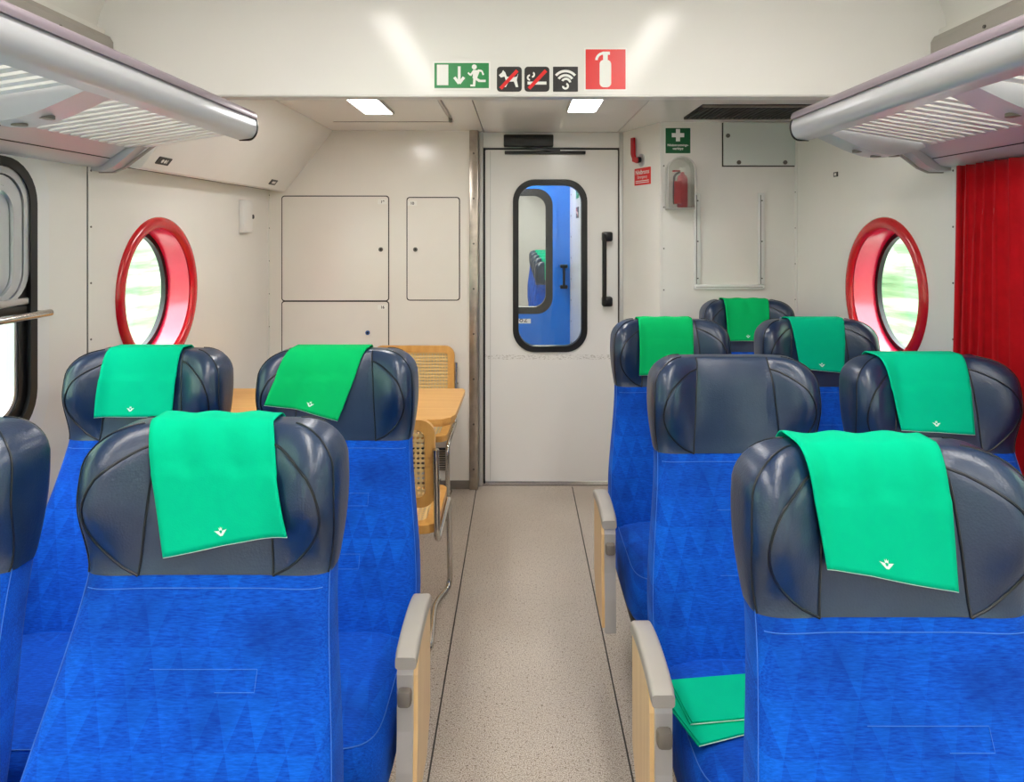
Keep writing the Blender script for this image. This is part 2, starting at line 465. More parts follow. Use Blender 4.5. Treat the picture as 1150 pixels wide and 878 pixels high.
ang = struct(prism('wall_angled', [(0.612, YD-0.005), (0.756, YP), (0.756, YP+0.1), (0.63, YD+0.08)], [], fZ, 0, ZV+0.01, M_wall), 'narrow angled wall panel beside the door')
wp = struct(box('wall_end_panel', (0.754, YP, 0), (XR+0.05, YP+0.06, ZV+0.01), M_wall), 'pale end wall panel behind the seats')
box('corner_strip', (0.748, YP-0.004, 0), (0.762, YP+0.01, ZV), M_wall, wp, 0.002, 1)
for k in range(8):
    V, F = tube_data([(0.770, YP, 0.3+k*0.22), (0.770, YP-0.003, 0.3+k*0.22)], 0.004, 8); mesh_obj('rivet', V, F, M_screw, wp)
struct(box('baseboard_end', (0.756, YP-0.006, 0), (XR, YP, 0.06), M_greyd, None, 0.002, 1))

# sloping locker box along the left wall of the end compartment
lk = thing('overhead_locker', 'pale sloping overhead locker along the left wall beyond the rack', 'locker')
extrude_profile('body', [(XL+0.001, 1.735), (-1.37, 1.718), (-1.352, 1.724), (-1.345, 1.735), (-1.08, ZV-0.001), (XL+0.001, ZV-0.001)], fY, YB+0.055, YC, M_wall, lk)
box('lower_joint', (XL, YB+0.055, 1.7285), (XL+0.006, YC, 1.7325), M_seam, lk)
for y, z in ((2.56, 1.755), (3.7, 1.74)):
    sl = (ZV-1.735)/(1.345-1.08)
    def fl(u, v, t, y=y): # plane of the sloping face
        a = math.atan2(ZV-1.735, 0.265); return (-1.345+v*math.cos(a)+t*math.sin(a), y+u, 1.735+v*math.sin(a)-t*math.cos(a))
    p_ = prism('seat_number_plate', rr(-0.045, 0.012, 0.045, 0.044, 0.003, 3), [], fl, 0.0, 0.003, M_sblack, lk)
    flat('seat_number', [circ(-0.012, 0.028, 0.008, 10), circ(0.008, 0.028, 0.008, 10), [(0.02, 0.02), (0.024, 0.02), (0.024, 0.036), (0.02, 0.036)]], fl, 0.0042, M_number, lk)

# lamps
def strip_lamp(name, x, y0, y1, w, z, m, label):
    o = thing(name, label, 'lamp', (x, (y0+y1)/2, z), 0)
    L = (y1-y0)/2
    box('diffuser', (-w/2, -L, -0.012), (w/2, L, 0.0), m, o, 0.002, 1)
    for s in (-1, 1): box('frame_rail', (s*w/2, -L-0.008, -0.015), (s*(w/2+0.008), L+0.008, 0), M_trim, o, 0.002, 1)
    for s in (-1, 1): box('frame_end', (-w/2, s*L, -0.015), (w/2, s*(L+0.008), 0), M_trim, o, 0.002, 1)
    return o
strip_lamp('strip_lamp', -0.60, 0.15, 1.75, 0.14, 2.468, M_lampm, 'saloon ceiling strip lamp on the left, mirrored in the bulkhead')
strip_lamp('strip_lamp', 0.66, 0.15, 1.75, 0.14, 2.468, M_lampm, 'saloon ceiling strip lamp on the right, mirrored in the bulkhead')
strip_lamp('strip_lamp', -0.60, -2.3, -0.2, 0.14, 2.468, M_lampm, 'rear saloon ceiling strip lamp on the left')
strip_lamp('strip_lamp', 0.66, -2.3, -0.2, 0.14, 2.468, M_lampm, 'rear saloon ceiling strip lamp on the right')
strip_lamp('ceiling_lamp', -0.675, 2.75, 3.31, 0.13, ZV-0.003, M_lampv, 'square white ceiling lamp left of the door beyond the bulkhead')
strip_lamp('ceiling_lamp', 0.297, 2.75, 3.27, 0.13, ZV, M_lampv, 'square white ceiling lamp in front of the door')

# ceiling air grille
gr = thing('air_grille', 'dark louvred air grille in the end ceiling on the right', 'vent', (0, 0, ZV))
box('tray', (0.84, 3.14, -0.004), (1.44, 3.5, 0), M_black, gr)
for k in range(25):
    x = 0.853+k*0.0238
    box('slat', (x, 3.15, -0.012), (x+0.011, 3.49, -0.002), M_bag, gr, 0.002, 1)
for y in (3.14, 3.49): box('frame_bar', (0.84, y, -0.013), (1.44, y+0.012, 0), M_greyd, gr, 0.002, 1)

# ------------------------------------------------------------------ windows
def porthole(n, X, s):
    o = thing('window_%d' % n, '', None); del o['label']; o['kind'] = 'structure'
    y, z, r = PORT
    # raised ring (half torus), lining tunnel, gasket, pane
    V = []; F = []; na, nb = 64, 10
    for i in range(na):
        a = 2*PI*i/na
        for j in range(nb):
            b = PI*j/(nb-1); rad = r+0.0125-0.0245*math.cos(b)*1.0; h = 0.018*math.sin(b)
            V.append((X-s*h, y+rad*math.cos(a), z+rad*math.sin(a)))
    for i in range(na):
        for j in range(nb-1):
            F.append((i*nb+j, i*nb+j+1, ((i+1) % na)*nb+j+1, ((i+1) % na)*nb+j))
    mesh_obj('red_ring', V, F, M_red, o, smooth=True)
    ri = r-0.012
    prism('red_lining', circ(y, z, r-0.001, 64), [circ(y, z, ri, 64)], fX, X+s*0.004, X+s*0.118, M_redl, o, smooth=True)
    prism('gasket', circ(y, z, ri, 64), [circ(y, z, ri-0.02, 64)], fX, X+s*0.098, X+s*0.118, M_black, o, smooth=True)
    prism('pane', circ(y, z, ri-0.019, 64), [], fX, X+s*0.108, X+s*0.112, M_glass, o)
    return o
porthole(1, XL, -1); porthole(2, XR, 1)

def big_window(n, X, s, y0, y1):
    o = thing('window_%d' % n, '', None); del o['label']; o['kind'] = 'structure'
    z0, z1 = WIN[1], WIN[3]
    q = lambda d, r: rr(y0-d, z0-d, y1+d, z1+d, r)
    prism('surround', q(0.055, 0.16), [q(0.0, 0.13)], fX, X, X-s*0.007, M_white, o, smooth=True)
    prism('gasket', q(0.002, 0.13), [q(-0.026, 0.105)], fX, X-s*0.009, X+s*0.02, M_black, o, smooth=True)
    zr = 1.285
    # black fixed frame with a silver inner line; sliding upper sash of nested aluminium rings
    prism('frame', q(-0.024, 0.107), [q(-0.058, 0.075)], fX, X+s*0.004, X+s*0.036, M_blackm, o, smooth=True)
    prism('inner_frame', q(-0.058, 0.075), [q(-0.070, 0.066)], fX, X+s*0.008, X+s*0.034, M_alu, o, smooth=True)
    rects = lambda d: rr(y0+0.026+d, zr+d*0.4, y1-0.026-d, z1-0.026-d, 0.104-d*0.6)
    for d, w_, a, b in ((0.0, 0.020, -0.004, 0.012), (0.023, 0.026, 0.001, 0.018), (0.052, 0.012, -0.004, 0.018), (0.067, 0.024, 0.006, 0.022), (0.094, 0.012, 0.002, 0.024)):
        prism('sash_frame', rects(d), [rects(d+w_)], fX, X+s*a, X+s*b, M_alu, o, smooth=True)
    box('sash_rail', (X-s*0.006, y0+0.028, zr-0.004), (X+s*0.022, y1-0.028, zr+0.016), M_alu, o, 0.004)
    box('sash_seal', (X-s*0.002, y0+0.03, zr-0.030), (X+s*0.022, y1-0.03, zr-0.006), M_black, o, 0.003)
    prism('pane', q(-0.03, 0.09), [], fX, X+s*0.026, X+s*0.030, M_glass, o)
    return o
big_window(3, XL, -1, WIN[0], WIN[2]); big_window(4, XR, 1, WIN[0], WIN[2])
big_window(5, XL, -1, -1.9, -0.1); big_window(6, XR, 1, -1.9, -0.1)
hr = thing('window_handrail', 'slim metal handrail across the left window', 'handrail')
tube('rail', fillet([(XL-0.002, 0.62, 1.252), (XL+0.045, 0.62, 1.252), (XL+0.045, 2.035, 1.252), (XL+0.045, 2.055, 1.252)], 0.02), 0.0105, M_chrome, hr, 12)
tube('end_post', [(XL-0.008, 2.045, 1.252), (XL+0.045, 2.045, 1.252)], 0.008, M_chrome, hr, 10)

# ------------------------------------------------------------------ outside
def bank(name, X, s):
    V = []; F = []; ny, nz = 90, 16
    for i in range(ny+1):
        for j in range(nz+1):
            y = -14+i*0.42; z = -1.0+j*0.40
            V.append((X+s*(0.55*max(0, z+0.5)*0.5+0.35*math.sin(y*1.3+j)+0.3*math.sin(y*0.47+j*0.9))+random.uniform(-.15, .15), y, z+random.uniform(-.1, .1)))
    for i in range(ny):
        for j in range(nz):
            a = i*(nz+1)+j; F.append((a, a+1, a+nz+2, a+nz+1))
    o = mesh_obj(name, V, F, M_veg, smooth=True); o['kind'] = 'stuff'
    return tag(o, 'pale blurred greenery beyond the windows on the '+('left' if s < 0 else 'right'), 'foliage')
bank('trackside_foliage', -4.6, -1); bank('trackside_foliage', 4.6, 1)
g_ = struct(box('ground_outside', (-12, -16, -1.2), (12, 26, -1.0), M_ground), 'pale ballast ground beside the track')

# ------------------------------------------------------------------ end door
dr = thing('door_1', 'white end door with a tall rounded window', None); del dr['label']; dr['kind'] = 'structure'
dw = (-0.037, 0.779, 0.402, 1.797)
prism('leaf', rr(-0.200, 0.015, 0.583, 1.972, 0.006, 3), [rr(*dw, 0.13, 10)], fY, YD, YD+0.04, M_door, dr)
box('edge_gap', (-0.212, YD+0.002, 0.0), (-0.2005, YD+0.04, 1.984), M_black, dr)
box('edge_gap', (0.5835, YD+0.002, 0.0), (0.592, YD+0.04, 1.984), M_seam, dr)
box('edge_strip', (-0.172, YD-0.002, 0.02), (-0.168, YD, 1.965), M_trim, dr)
prism('window_gasket', rr(dw[0], dw[1], dw[2], dw[3], 0.13, 10), [rr(dw[0]+0.034, dw[1]+0.034, dw[2]-0.034, dw[3]-0.034, 0.10, 10)], fY, YD-0.012, YD+0.045, M_black, dr, smooth=True)
prism('window_pane', rr(dw[0]+0.03, dw[1]+0.03, dw[2]-0.03, dw[3]-0.03, 0.10, 10), [], fY, YD+0.016, YD+0.02, M_glass, dr)
hd = tube('pull_handle', [(0.497, YD-0.055, 1.062), (0.497, YD-0.055, 1.475)], 0.013, M_blackm, dr, 12)
for z in (1.08, 1.46):
    box('handle_bracket', (0.486, YD-0.065, z-0.028), (0.545, YD, z+0.028), M_blackm, dr, 0.01)
dc = thing('door_closer', 'black door closer box and arm above the end door', 'door closer', (0, 0, 0))
box('body', (-0.09, YD-0.06, 1.985), (0.20, YD-0.010, 2.055), M_blackm, dc, 0.006)
box('slide_rail', (-0.085, YD-0.035, 1.944), (0.39, YD-0.002, 1.962), M_blackm, dc, 0.003)
prism('arm', [(0.0, 1.985), (0.03, 1.985), (0.24, 1.966), (0.24, 1.954), (0.2, 1.954)], [], fY, YD-0.05, YD-0.042, M_blackm, dc)

# gangway, blue door of the next car and a glimpse of its saloon
gw = struct(box('wall_gangway', (0.372, YD+0.12, 0), (0.42, 5.02, 2.1), M_wall), 'white gangway wall seen through the door window')
struct(box('wall_gangway_left', (-0.5, YD+0.12, 0), (-0.46, 5.02, 2.1), M_wall))
struct(box('ceiling_gangway', (-0.5, YD+0.05, 2.1), (0.45, 5.1, 2.14), M_wall))
struct(box('floor_gangway', (-0.7, 4.2, -0.06), (0.7, 5.1, 0.0), M_floor))
strip_lamp('gangway_lamp', -0.05, 4.35, 4.85, 0.2, 2.1, M_lampv, 'small lamp in the gangway ceiling behind the end door')
for k in range(8):
    V, F = tube_data([(0.372, 4.88, 0.7+k*0.15), (0.369, 4.88, 0.7+k*0.15)], 0.004, 8); mesh_obj('rivet', V, F, M_screw, gw)
def fG(u, v, t): return (t, u, v)
sg = thing('exit_sign', 'small green exit sign on the gangway wall', 'sign', (0, 0, 0))
prism('plate', rr(4.27, 1.70, 4.47, 1.78, 0.004, 3), [], fG, 0.372, 0.370, M_green, sg)
flat('pictogram', [thick((4.30, 1.725), (4.34, 1.76), 0.014), thick((4.34, 1.76), (4.38, 1.72), 0.014), circ(4.35, 1.77, 0.009, 10)], fG, 0.3695, M_swhite, sg)
sg = thing('gangway_notice', 'small black notice on the gangway wall', 'sign', (0, 0, 0))
prism('plate', rr(4.28, 1.575, 4.46, 1.645, 0.004, 3), [], fG, 0.372, 0.370, M_sblack, sg)
flat('pictogram', [thick((4.30, 1.60), (4.42, 1.615), 0.016)], fG, 0.3695, M_swhite, sg)
flat('strike_bar', [thick((4.31, 1.585), (4.42, 1.635), 0.012)], fG, 0.369, M_sred, sg)

bd = thing('door_2', 'blue door', None); del bd['label']; bd['kind'] = 'structure'
bw = (-0.30, 0.885, 0.245, 1.80)
prism('leaf', [(-0.5, 0), (0.5, 0), (0.5, 2.1), (-0.5, 2.1)], [rr(*bw, 0.12, 10)], fY, 5.02, 5.07, M_bdoor, bd)
prism('window_moulding', rr(bw[0]-0.035, bw[1]-0.035, bw[2]+0.035, bw[3]+0.035, 0.15, 10), [rr(*bw, 0.12, 10)], fY, 5.012, 5.02, M_bdoor, bd, smooth=True)
prism('window_gasket', rr(*bw, 0.12, 10), [rr(bw[0]+0.05, bw[1]+0.05, bw[2]-0.05, bw[3]-0.05, 0.09, 10)], fY, 5.01, 5.075, M_black, bd, smooth=True)
prism('window_pane', rr(bw[0]+0.05, bw[1]+0.05, bw[2]-0.05, bw[3]-0.05, 0.09, 10), [], fY, 5.04, 5.044, M_glass, bd)
tube('pull_handle', [(0.325, 4.97, 1.09), (0.325, 4.97, 1.23)], 0.009, M_blackm, bd, 8)
for z in (1.085, 1.235): box('handle_bracket', (0.298, 4.962, z-0.012), (0.352, 5.02, z+0.012), M_blackm, bd, 0.006)
np_ = prism('number_plate', rr(-0.06, 0.815, 0.085, 0.875, 0.003, 3), [], fY, 5.018, 5.02, M_number, bd)
text('number', '482', 0.062, fY, 0.016, 0.824, 5.0175, M_ink, bd)
# next saloon (only its lit interior shows through two panes)
struct(box('floor_next_car', (-1.5, 5.1, -0.06), (1.5, 13.2, 0), M_floor))
struct(box('ceiling_next_car', (-1.5, 5.1, 2.2), (1.5, 13.2, 2.26), M_wall))
for s in (-1, 1): struct(box('wall_next_car_left' if s < 0 else 'wall_next_car_right', (s*1.45, 5.1, 0), (s*1.5, 13.2, 2.2), M_wall))
struct(box('wall_next_car_end', (-1.5, 13.2, 0), (1.5, 13.26, 2.2), M_wall))
struct(box('wall_next_car_front_left', (-1.5, 5.07, 0), (-0.5, 5.1, 2.2), M_wall))
struct(box('wall_next_car_front_right', (0.5, 5.07, 0), (1.5, 5.1, 2.2), M_wall))
struct(box('wall_next_car_header', (-0.5, 5.07, 2.09), (0.5, 5.1, 2.2), M_wall))
strip_lamp('strip_lamp', 0.12, 5.9, 12.6, 0.12, 2.2, M_lampv, 'strip lamp in the next car seen through both door windows')

# ------------------------------------------------------------------ cabinets on the cabinet wall
def cabinet(label, x0, x1, z0, z1, num, nx, lock, lmat=M_screw):
    o = thing('wall_cabinet', label, 'cabinet', (0, 0, 0))
    prism('joint_frame', rr(x0-0.006, z0-0.006, x1+0.006, z1+0.006, 0.018, 4), [rr(x0, z0, x1, z1, 0.014, 4)], fY, YC-0.0015, YC, M_seam, o)
    d = prism('cabinet_door', rr(x0, z0, x1, z1, 0.014, 4), [], fY, YC-0.004, YC, M_cab, o)
    prism('number_plate', rr(nx-0.027, z1-0.044, nx+0.027, z1-0.016, 0.002, 2), [], fY, YC-0.0055, YC-0.004, M_number, o)
    text('number', num, 0.022, fY, nx, z1-0.038, YC-0.0062, M_ink, o, 0.0006)
    V, F = tube_data([(lock[0], YC-0.004, lock[1]), (lock[0], YC-0.009, lock[1])], 0.013, 16); mesh_obj('lock', V, F, lmat, o)
    V, F = tube_data([(lock[0], YC-0.009, lock[1]), (lock[0], YC-0.0096, lock[1])], 0.006, 10); mesh_obj('keyhole', V, F, M_black, o)
    return o
cabinet('large square cabinet door numbered 19 in the end wall', -1.370, -0.758, 1.092, 1.692, '19', -0.79, (-0.80, 1.386))
cabinet('narrow upright cabinet door numbered 10 next to the stainless strip', -0.646, -0.348, 1.096, 1.684, '10', -0.618, (-0.60, 1.386))
cabinet('lower cabinet door numbered 16 with a blue lock', -1.370, -0.758, 0.35, 1.083, '16', -0.79, (-0.876, 0.905), M_blue_s)
hv = thing('heater_grille', 'brown mesh heater grille low on the cabinet wall under the chair', 'vent', (0, 0, 0))
box('tray', (-0.62, YC-0.01, 0.11), (-0.405, YC, 0.24), M_sblack, hv, 0.003)
for k in range(9): box('bar', (-0.615, YC-0.018, 0.118+k*0.013), (-0.41, YC-0.010, 0.124+k*0.013), M_steel, hv, 0.001, 1)

# small switch box on the left wall
sb = thing('switch_box', 'small white switch box on the left wall beside the cabinets', 'switch', (XL, 3.62, 1.57))
box('body', (0, -0.075, -0.085), (0.03, 0.035, 0.085), M_white, sb, 0.005)
box('side_plate', (0, 0.036, -0.07), (0.012, 0.085, 0.07), M_white, sb, 0.003)
tube('knob', [(0.012, 0.062, 0.0), (0.024, 0.062, 0.0)], 0.012, M_black, sb, 12)
rp = thing('seat_number_plate', 'tiny black number plate on the right wall above the porthole', 'sign', (XR, 3.18, 1.757))
box('plate', (-0.003, -0.022, -0.011), (0, 0.022, 0.011), M_sblack, rp, 0.001, 1)
box('mark', (-0.0036, -0.008, -0.006), (-0.003, 0.012, 0.006), M_number, rp)

# ------------------------------------------------------------------ safety signs on the bulkhead
def fB(ox, oz, k):
    return lambda u, v, t: (ox+u*k, YB-t, oz+v*k)
def PX(px): return (px-583)*YB/770
def PZ(py): return 1.5-(py-258)*YB/770
def sign(name, label, x0, y0, x1, y1, border, face, rad=0.003, bw=0.008):
    o = thing(name, label, 'sign', (0, 0, 0))
    a, b, c, d = PX(x0), PZ(y1), PX(x1), PZ(y0)
    f = lambda u, v, t: (u, YB-t, v)
    prism('plate', rr(a, b, c, d, rad, 4), [], f, 0, 0.002, border, o)
    flat('face', [rr(a+bw, b+bw, c-bw, d-bw, max(rad-bw, 0.001), 4)], f, 0.0028, face, o)
    return o, fB(a, b, d-b), (c-a)/(d-b)
# exit: doorway, arrow down, running figure
o, f, ar = sign('exit_sign', 'green emergency exit sign with arrow and running figure on the bulkhead', 486, 69, 551, 101, M_swhite, M_green, bw=0.006)
flat('doorway', [[(0.15, 0.16), (0.55, 0.16), (0.55, 0.88), (0.15, 0.88)]], f, 0.0034, M_swhite, o)
flat('arrow', [thick((0.93, 0.82), (0.93, 0.3), 0.10), thick((0.93, 0.22), (0.76, 0.44), 0.10), thick((0.93, 0.22), (1.10, 0.44), 0.10)], f, 0.0034, M_swhite, o)
e0 = 1.30
flat('running_figure', [circ(e0+0.16, 0.80, 0.09, 14), [(e0+0.12, 0.70), (e0+0.32, 0.68), (e0+0.34, 0.62), (e0+0.24, 0.36), (e0+0.10, 0.40)],
     thick((e0+0.14, 0.66), (e0+0.02, 0.50), 0.07), thick((e0+0.02, 0.52), (e0-0.06, 0.60), 0.06), thick((e0+0.28, 0.68), (e0+0.42, 0.66), 0.07), thick((e0+0.42, 0.67), (e0+0.48, 0.52), 0.06),
     thick((e0+0.2, 0.40), (e0+0.36, 0.30), 0.09), thick((e0+0.36, 0.31), (e0+0.56, 0.31), 0.08), thick((e0+0.17, 0.42), (e0+0.15, 0.14), 0.09), thick((e0+0.02, 0.15), (e0+0.19, 0.15), 0.07)], f, 0.0034, M_swhite, o)
# no dogs
o, f, ar = sign('no_dogs_sign', 'black square sign with a crossed out dog', 558, 75, 586, 103, M_sblack, M_sblack, 0.012)
flat('dog', [[(0.30, 0.62), (0.62, 0.56), (0.80, 0.60), (0.86, 0.74), (0.80, 0.46), (0.86, 0.18), (0.76, 0.18), (0.68, 0.40), (0.48, 0.40), (0.36, 0.18), (0.26, 0.18), (0.36, 0.44)],
     [(0.08, 0.66), (0.16, 0.56), (0.30, 0.60), (0.40, 0.60), (0.34, 0.76), (0.25, 0.86), (0.2, 0.76)]], f, 0.0034, M_swhite, o)
flat('strike_bar', [thick((0.15, 0.12), (0.82, 0.84), 0.14)], f, 0.004, M_sred, o)
# no smoking
o, f, ar = sign('no_smoking_sign', 'black square sign with a crossed out cigarette', 589, 75, 617, 103, M_sblack, M_sblack, 0.012)
flat('cigarette', [[(0.12, 0.28), (0.88, 0.28), (0.88, 0.40), (0.12, 0.40)], arc2(0.22, 0.56, 0.09, 90, 270, 0.07), arc2(0.30, 0.68, 0.09, -90, 60, 0.07)], f, 0.0034, M_swhite, o)
flat('strike_bar', [thick((0.18, 0.12), (0.86, 0.84), 0.14)], f, 0.004, M_sred, o)
# wifi
o, f, ar = sign('wifi_sign', 'black square sign with white wireless waves', 621, 75, 649, 103, M_sblack, M_sblack, 0.002)
flat('waves', [arc2(0.5, 0.32, 0.50, 40, 140, 0.10, 18), arc2(0.5, 0.32, 0.33, 35, 145, 0.10, 16), arc2(0.52, 0.34, 0.17, 10, 150, 0.09, 12), arc2(0.5, 0.22, 0.10, -180, 70, 0.08, 14)], f, 0.0034, M_swhite, o)
# fire extinguisher
o, f, ar = sign('extinguisher_sign', 'red fire extinguisher sign on the bulkhead', 656, 54, 704, 102, M_swhite, M_sred, bw=0.005)
flat('extinguisher_shape', [rr(0.36, 0.08, 0.63, 0.72, 0.10, 6), [(0.44, 0.70), (0.55, 0.70), (0.55, 0.86), (0.44, 0.86)], [(0.42, 0.84), (0.60, 0.84), (0.60, 0.91), (0.42, 0.91)], arc2(0.46, 0.70, 0.175, 80, 175, 0.06, 10)], f, 0.0034, M_swhite, o)

# ------------------------------------------------------------------ right end panel equipment
def PPx(px): return (px-583)*YP/770
def PPz(py): return 1.5-(py-258)*YP/770
fP = lambda u, v, t: (u, YP-t, v)
o = thing('first_aid_sign', 'green sign with a white cross on the end panel', 'sign', (0, 0, 0))
a, b, c, d = PPx(746.5), PPz(173), PPx(776), PPz(143)
prism('plate', rr(a, b, c, d, 0.003, 3), [], fP, 0, 0.002, M_swhite, o)
flat('face', [rr(a+0.004, b+0.004, c-0.004, d-0.004, 0.002, 3)], fP, 0.0028, M_dgreen, o)
mx_ = (a+c)/2
flat('cross', [thick((mx_-0.033, d-0.042), (mx_+0.033, d-0.042), 0.022), thick((mx_, d-0.009), (mx_, d-0.075), 0.022)], fP, 0.0034, M_swhite, o)
text('lettering', 'Nödutrustnings-', 0.017, fP, mx_, b+0.042, 0.0034, M_swhite, o, 0.0004)
text('lettering', 'verktyg', 0.019, fP, mx_, b+0.023, 0.0034, M_swhite, o, 0.0004)

cx, z0, z1, hw = PPx(761.5), PPz(234), PPz(178), 0.071
cs = thing('extinguisher_case', 'clear arched plastic case on the end panel below the green sign', 'case', (cx, YP, z0))
H = z1-z0
arch = [(-hw, 0.0), (hw, 0.0)]+[(hw*math.cos(PI*k/18), H-hw+hw*math.sin(PI*k/18)) for k in range(19)]
arch_i = [(-hw+0.005, 0.005), (hw-0.005, 0.005)]+[((hw-0.005)*math.cos(PI*k/18), H-hw+(hw-0.005)*math.sin(PI*k/18)) for k in range(19)]
fL = lambda u, v, t: (u, -t, v)
prism('shell', arch, [arch_i], fL, 0.0, 0.085, M_clear, cs, smooth=True)
prism('front', arch, [], fL, 0.085, 0.088, M_clear, cs)
rim = [Vector((u, -0.087, v)) for u, v in arch]
tube('rim', rim, 0.004, M_trim, cs, 8, True)
box('base_plate', (-hw, -0.085, -0.006), (hw, 0, 0.0), M_trim, cs, 0.002, 1)
ex = thing('fire_extinguisher', 'small red fire extinguisher inside the clear case', 'fire extinguisher', (cx+0.012, YP-0.045, z0+0.0005))
prof = [(0.0, 0), (0.026, 0.0), (0.028, 0.008), (0.028, 0.150), (0.024, 0.168), (0.012, 0.176), (0.010, 0.190), (0.0, 0.190)]
V = []; F = []; n = 20
for r_, z_ in prof:
    for k in range(n): V.append((r_*math.cos(2*PI*k/n), r_*math.sin(2*PI*k/n), z_))
for i in range(len(prof)-1):
    for k in range(n): F.append((i*n+k, i*n+(k+1) % n, (i+1)*n+(k+1) % n, (i+1)*n+k))
mesh_obj('cylinder', V, F, M_redm, ex, smooth=True)
box('valve', (-0.013, -0.012, 0.188), (0.013, 0.012, 0.212), M_swhite, ex, 0.004)
box('lever', (-0.052, -0.008, 0.190), (0.005, 0.008, 0.199), M_redm, ex, 0.003)
tube('hose', fillet([(-0.015, -0.01, 0.188), (-0.045, -0.012, 0.172), (-0.048, -0.012, 0.08), (-0.046, -0.012, 0.02)], 0.02), 0.006, M_blackm, ex, 8)
box('label_plate', (-0.05, -0.034, 0.02), (-0.012, -0.029, 0.14), M_redm, ex, 0.002, 1)

# U-shaped notice frame
uf = thing('notice_frame', 'empty white U-shaped frame of rails on the end panel', 'frame', (0, 0, 0))
x0, x1, zt, zb_ = PPx(779), PPx(858), PPz(217), PPz(325)
for x in (x0, x1-0.034):
    rl = box('side_rail', (x, YP-0.012, zb_+0.028), (x+0.034, YP, zt), M_rail, uf, 0.004)
    box('groove', (x+0.011, YP-0.0128, zb_+0.03), (x+0.014, YP-0.012, zt-0.01), M_seam, rl)
    for z in (zt-0.04, (zt+zb_)/2, zb_+0.06):
        V, F = tube_data([(x+0.019, YP-0.012, z), (x+0.019, YP-0.014, z)], 0.004, 8); mesh_obj('screw', V, F, M_screw, rl)
rl = box('bottom_rail', (x0, YP-0.012, zb_), (x1, YP, zb_+0.027), M_rail, uf, 0.004)
box('groove', (x0+0.01, YP-0.0128, zb_+0.013), (x1-0.01, YP-0.012, zb_+0.015), M_seam, rl)

# screwed cover plate
cp = thing('cover_plate', 'pale screwed metal cover plate below the air grille', 'cover', (0, 0, 0))
x0, x1, zb_ = PPx(812), XR-0.004, PPz(186)
box('plate', (x0, YP-0.012, zb_), (x1, YP, ZV-0.004), M_cover, cp, 0.002, 1)
box('shadow_gap', (x0-0.006, YP-0.003, zb_-0.006), (x1, YP, ZV-0.004), M_seam, cp)
for x, z in ((x0+0.022, ZV-0.075), (x0+0.08, zb_+0.016), (x1-0.055, zb_+0.016)):
    V, F = tube_data([(x, YP-0.012, z), (x, YP-0.018, z)], 0.011, 14); mesh_obj('screw', V, F, M_screw, cp)

# emergency brake handle and its red notice on the angled panel
A = Vector((0.612, YD-0.005, 0)); B = Vector((0.756, YP, 0)); U = (B-A).normalized(); N = Vector((U.y, -U.x, 0))
if N.y > 0: N = -N
def fA(u, v, t): p = A+U*u+N*t; return (p.x, p.y, v)
eb = thing('emergency_brake', 'red emergency brake lever on the angled panel by the door', 'lever', (0, 0, 0))
prism('mounting_plate', circ(0.222, 1.889, 0.030, 24, 0.036), [], fA, 0, 0.008, M_alu, eb)
prism('hub', circ(0.215, 1.892, 0.016, 20), [], fA, 0.008, 0.024, M_blackm, eb)
prism('lever', [(0.185, 1.90), (0.172, 1.925), (0.166, 2.022), (0.135, 2.022), (0.135, 1.93), (0.150, 1.905)], [], fA, 0.012, 0.024, M_redm, eb)
prism('lever_foot', [(0.155, 1.888), (0.20, 1.874), (0.225, 1.882), (0.222, 1.902), (0.18, 1.91), (0.155, 1.908)], [], fA, 0.010, 0.026, M_redm, eb)
bn = thing('emergency_notice', 'small red notice with white lettering under the emergency lever', 'sign', (0, 0, 0))
prism('plate', rr(0.141, 1.751, 0.316, 1.846, 0.004, 3), [], fA, 0, 0.0025, M_sred, bn)
text('lettering', 'Nödbroms', 0.034, fA, 0.2285, 1.812, 0.0032, M_swhite, bn, 0.0006)
text('lettering', 'Emergency', 0.024, fA, 0.2285, 1.788, 0.0032, M_swhite, bn)
flat('text_lines', [thick((0.155, 1.774), (0.30, 1.774), 0.004), thick((0.155, 1.764), (0.30, 1.764), 0.004)], fA, 0.0034, M_swhite, bn)

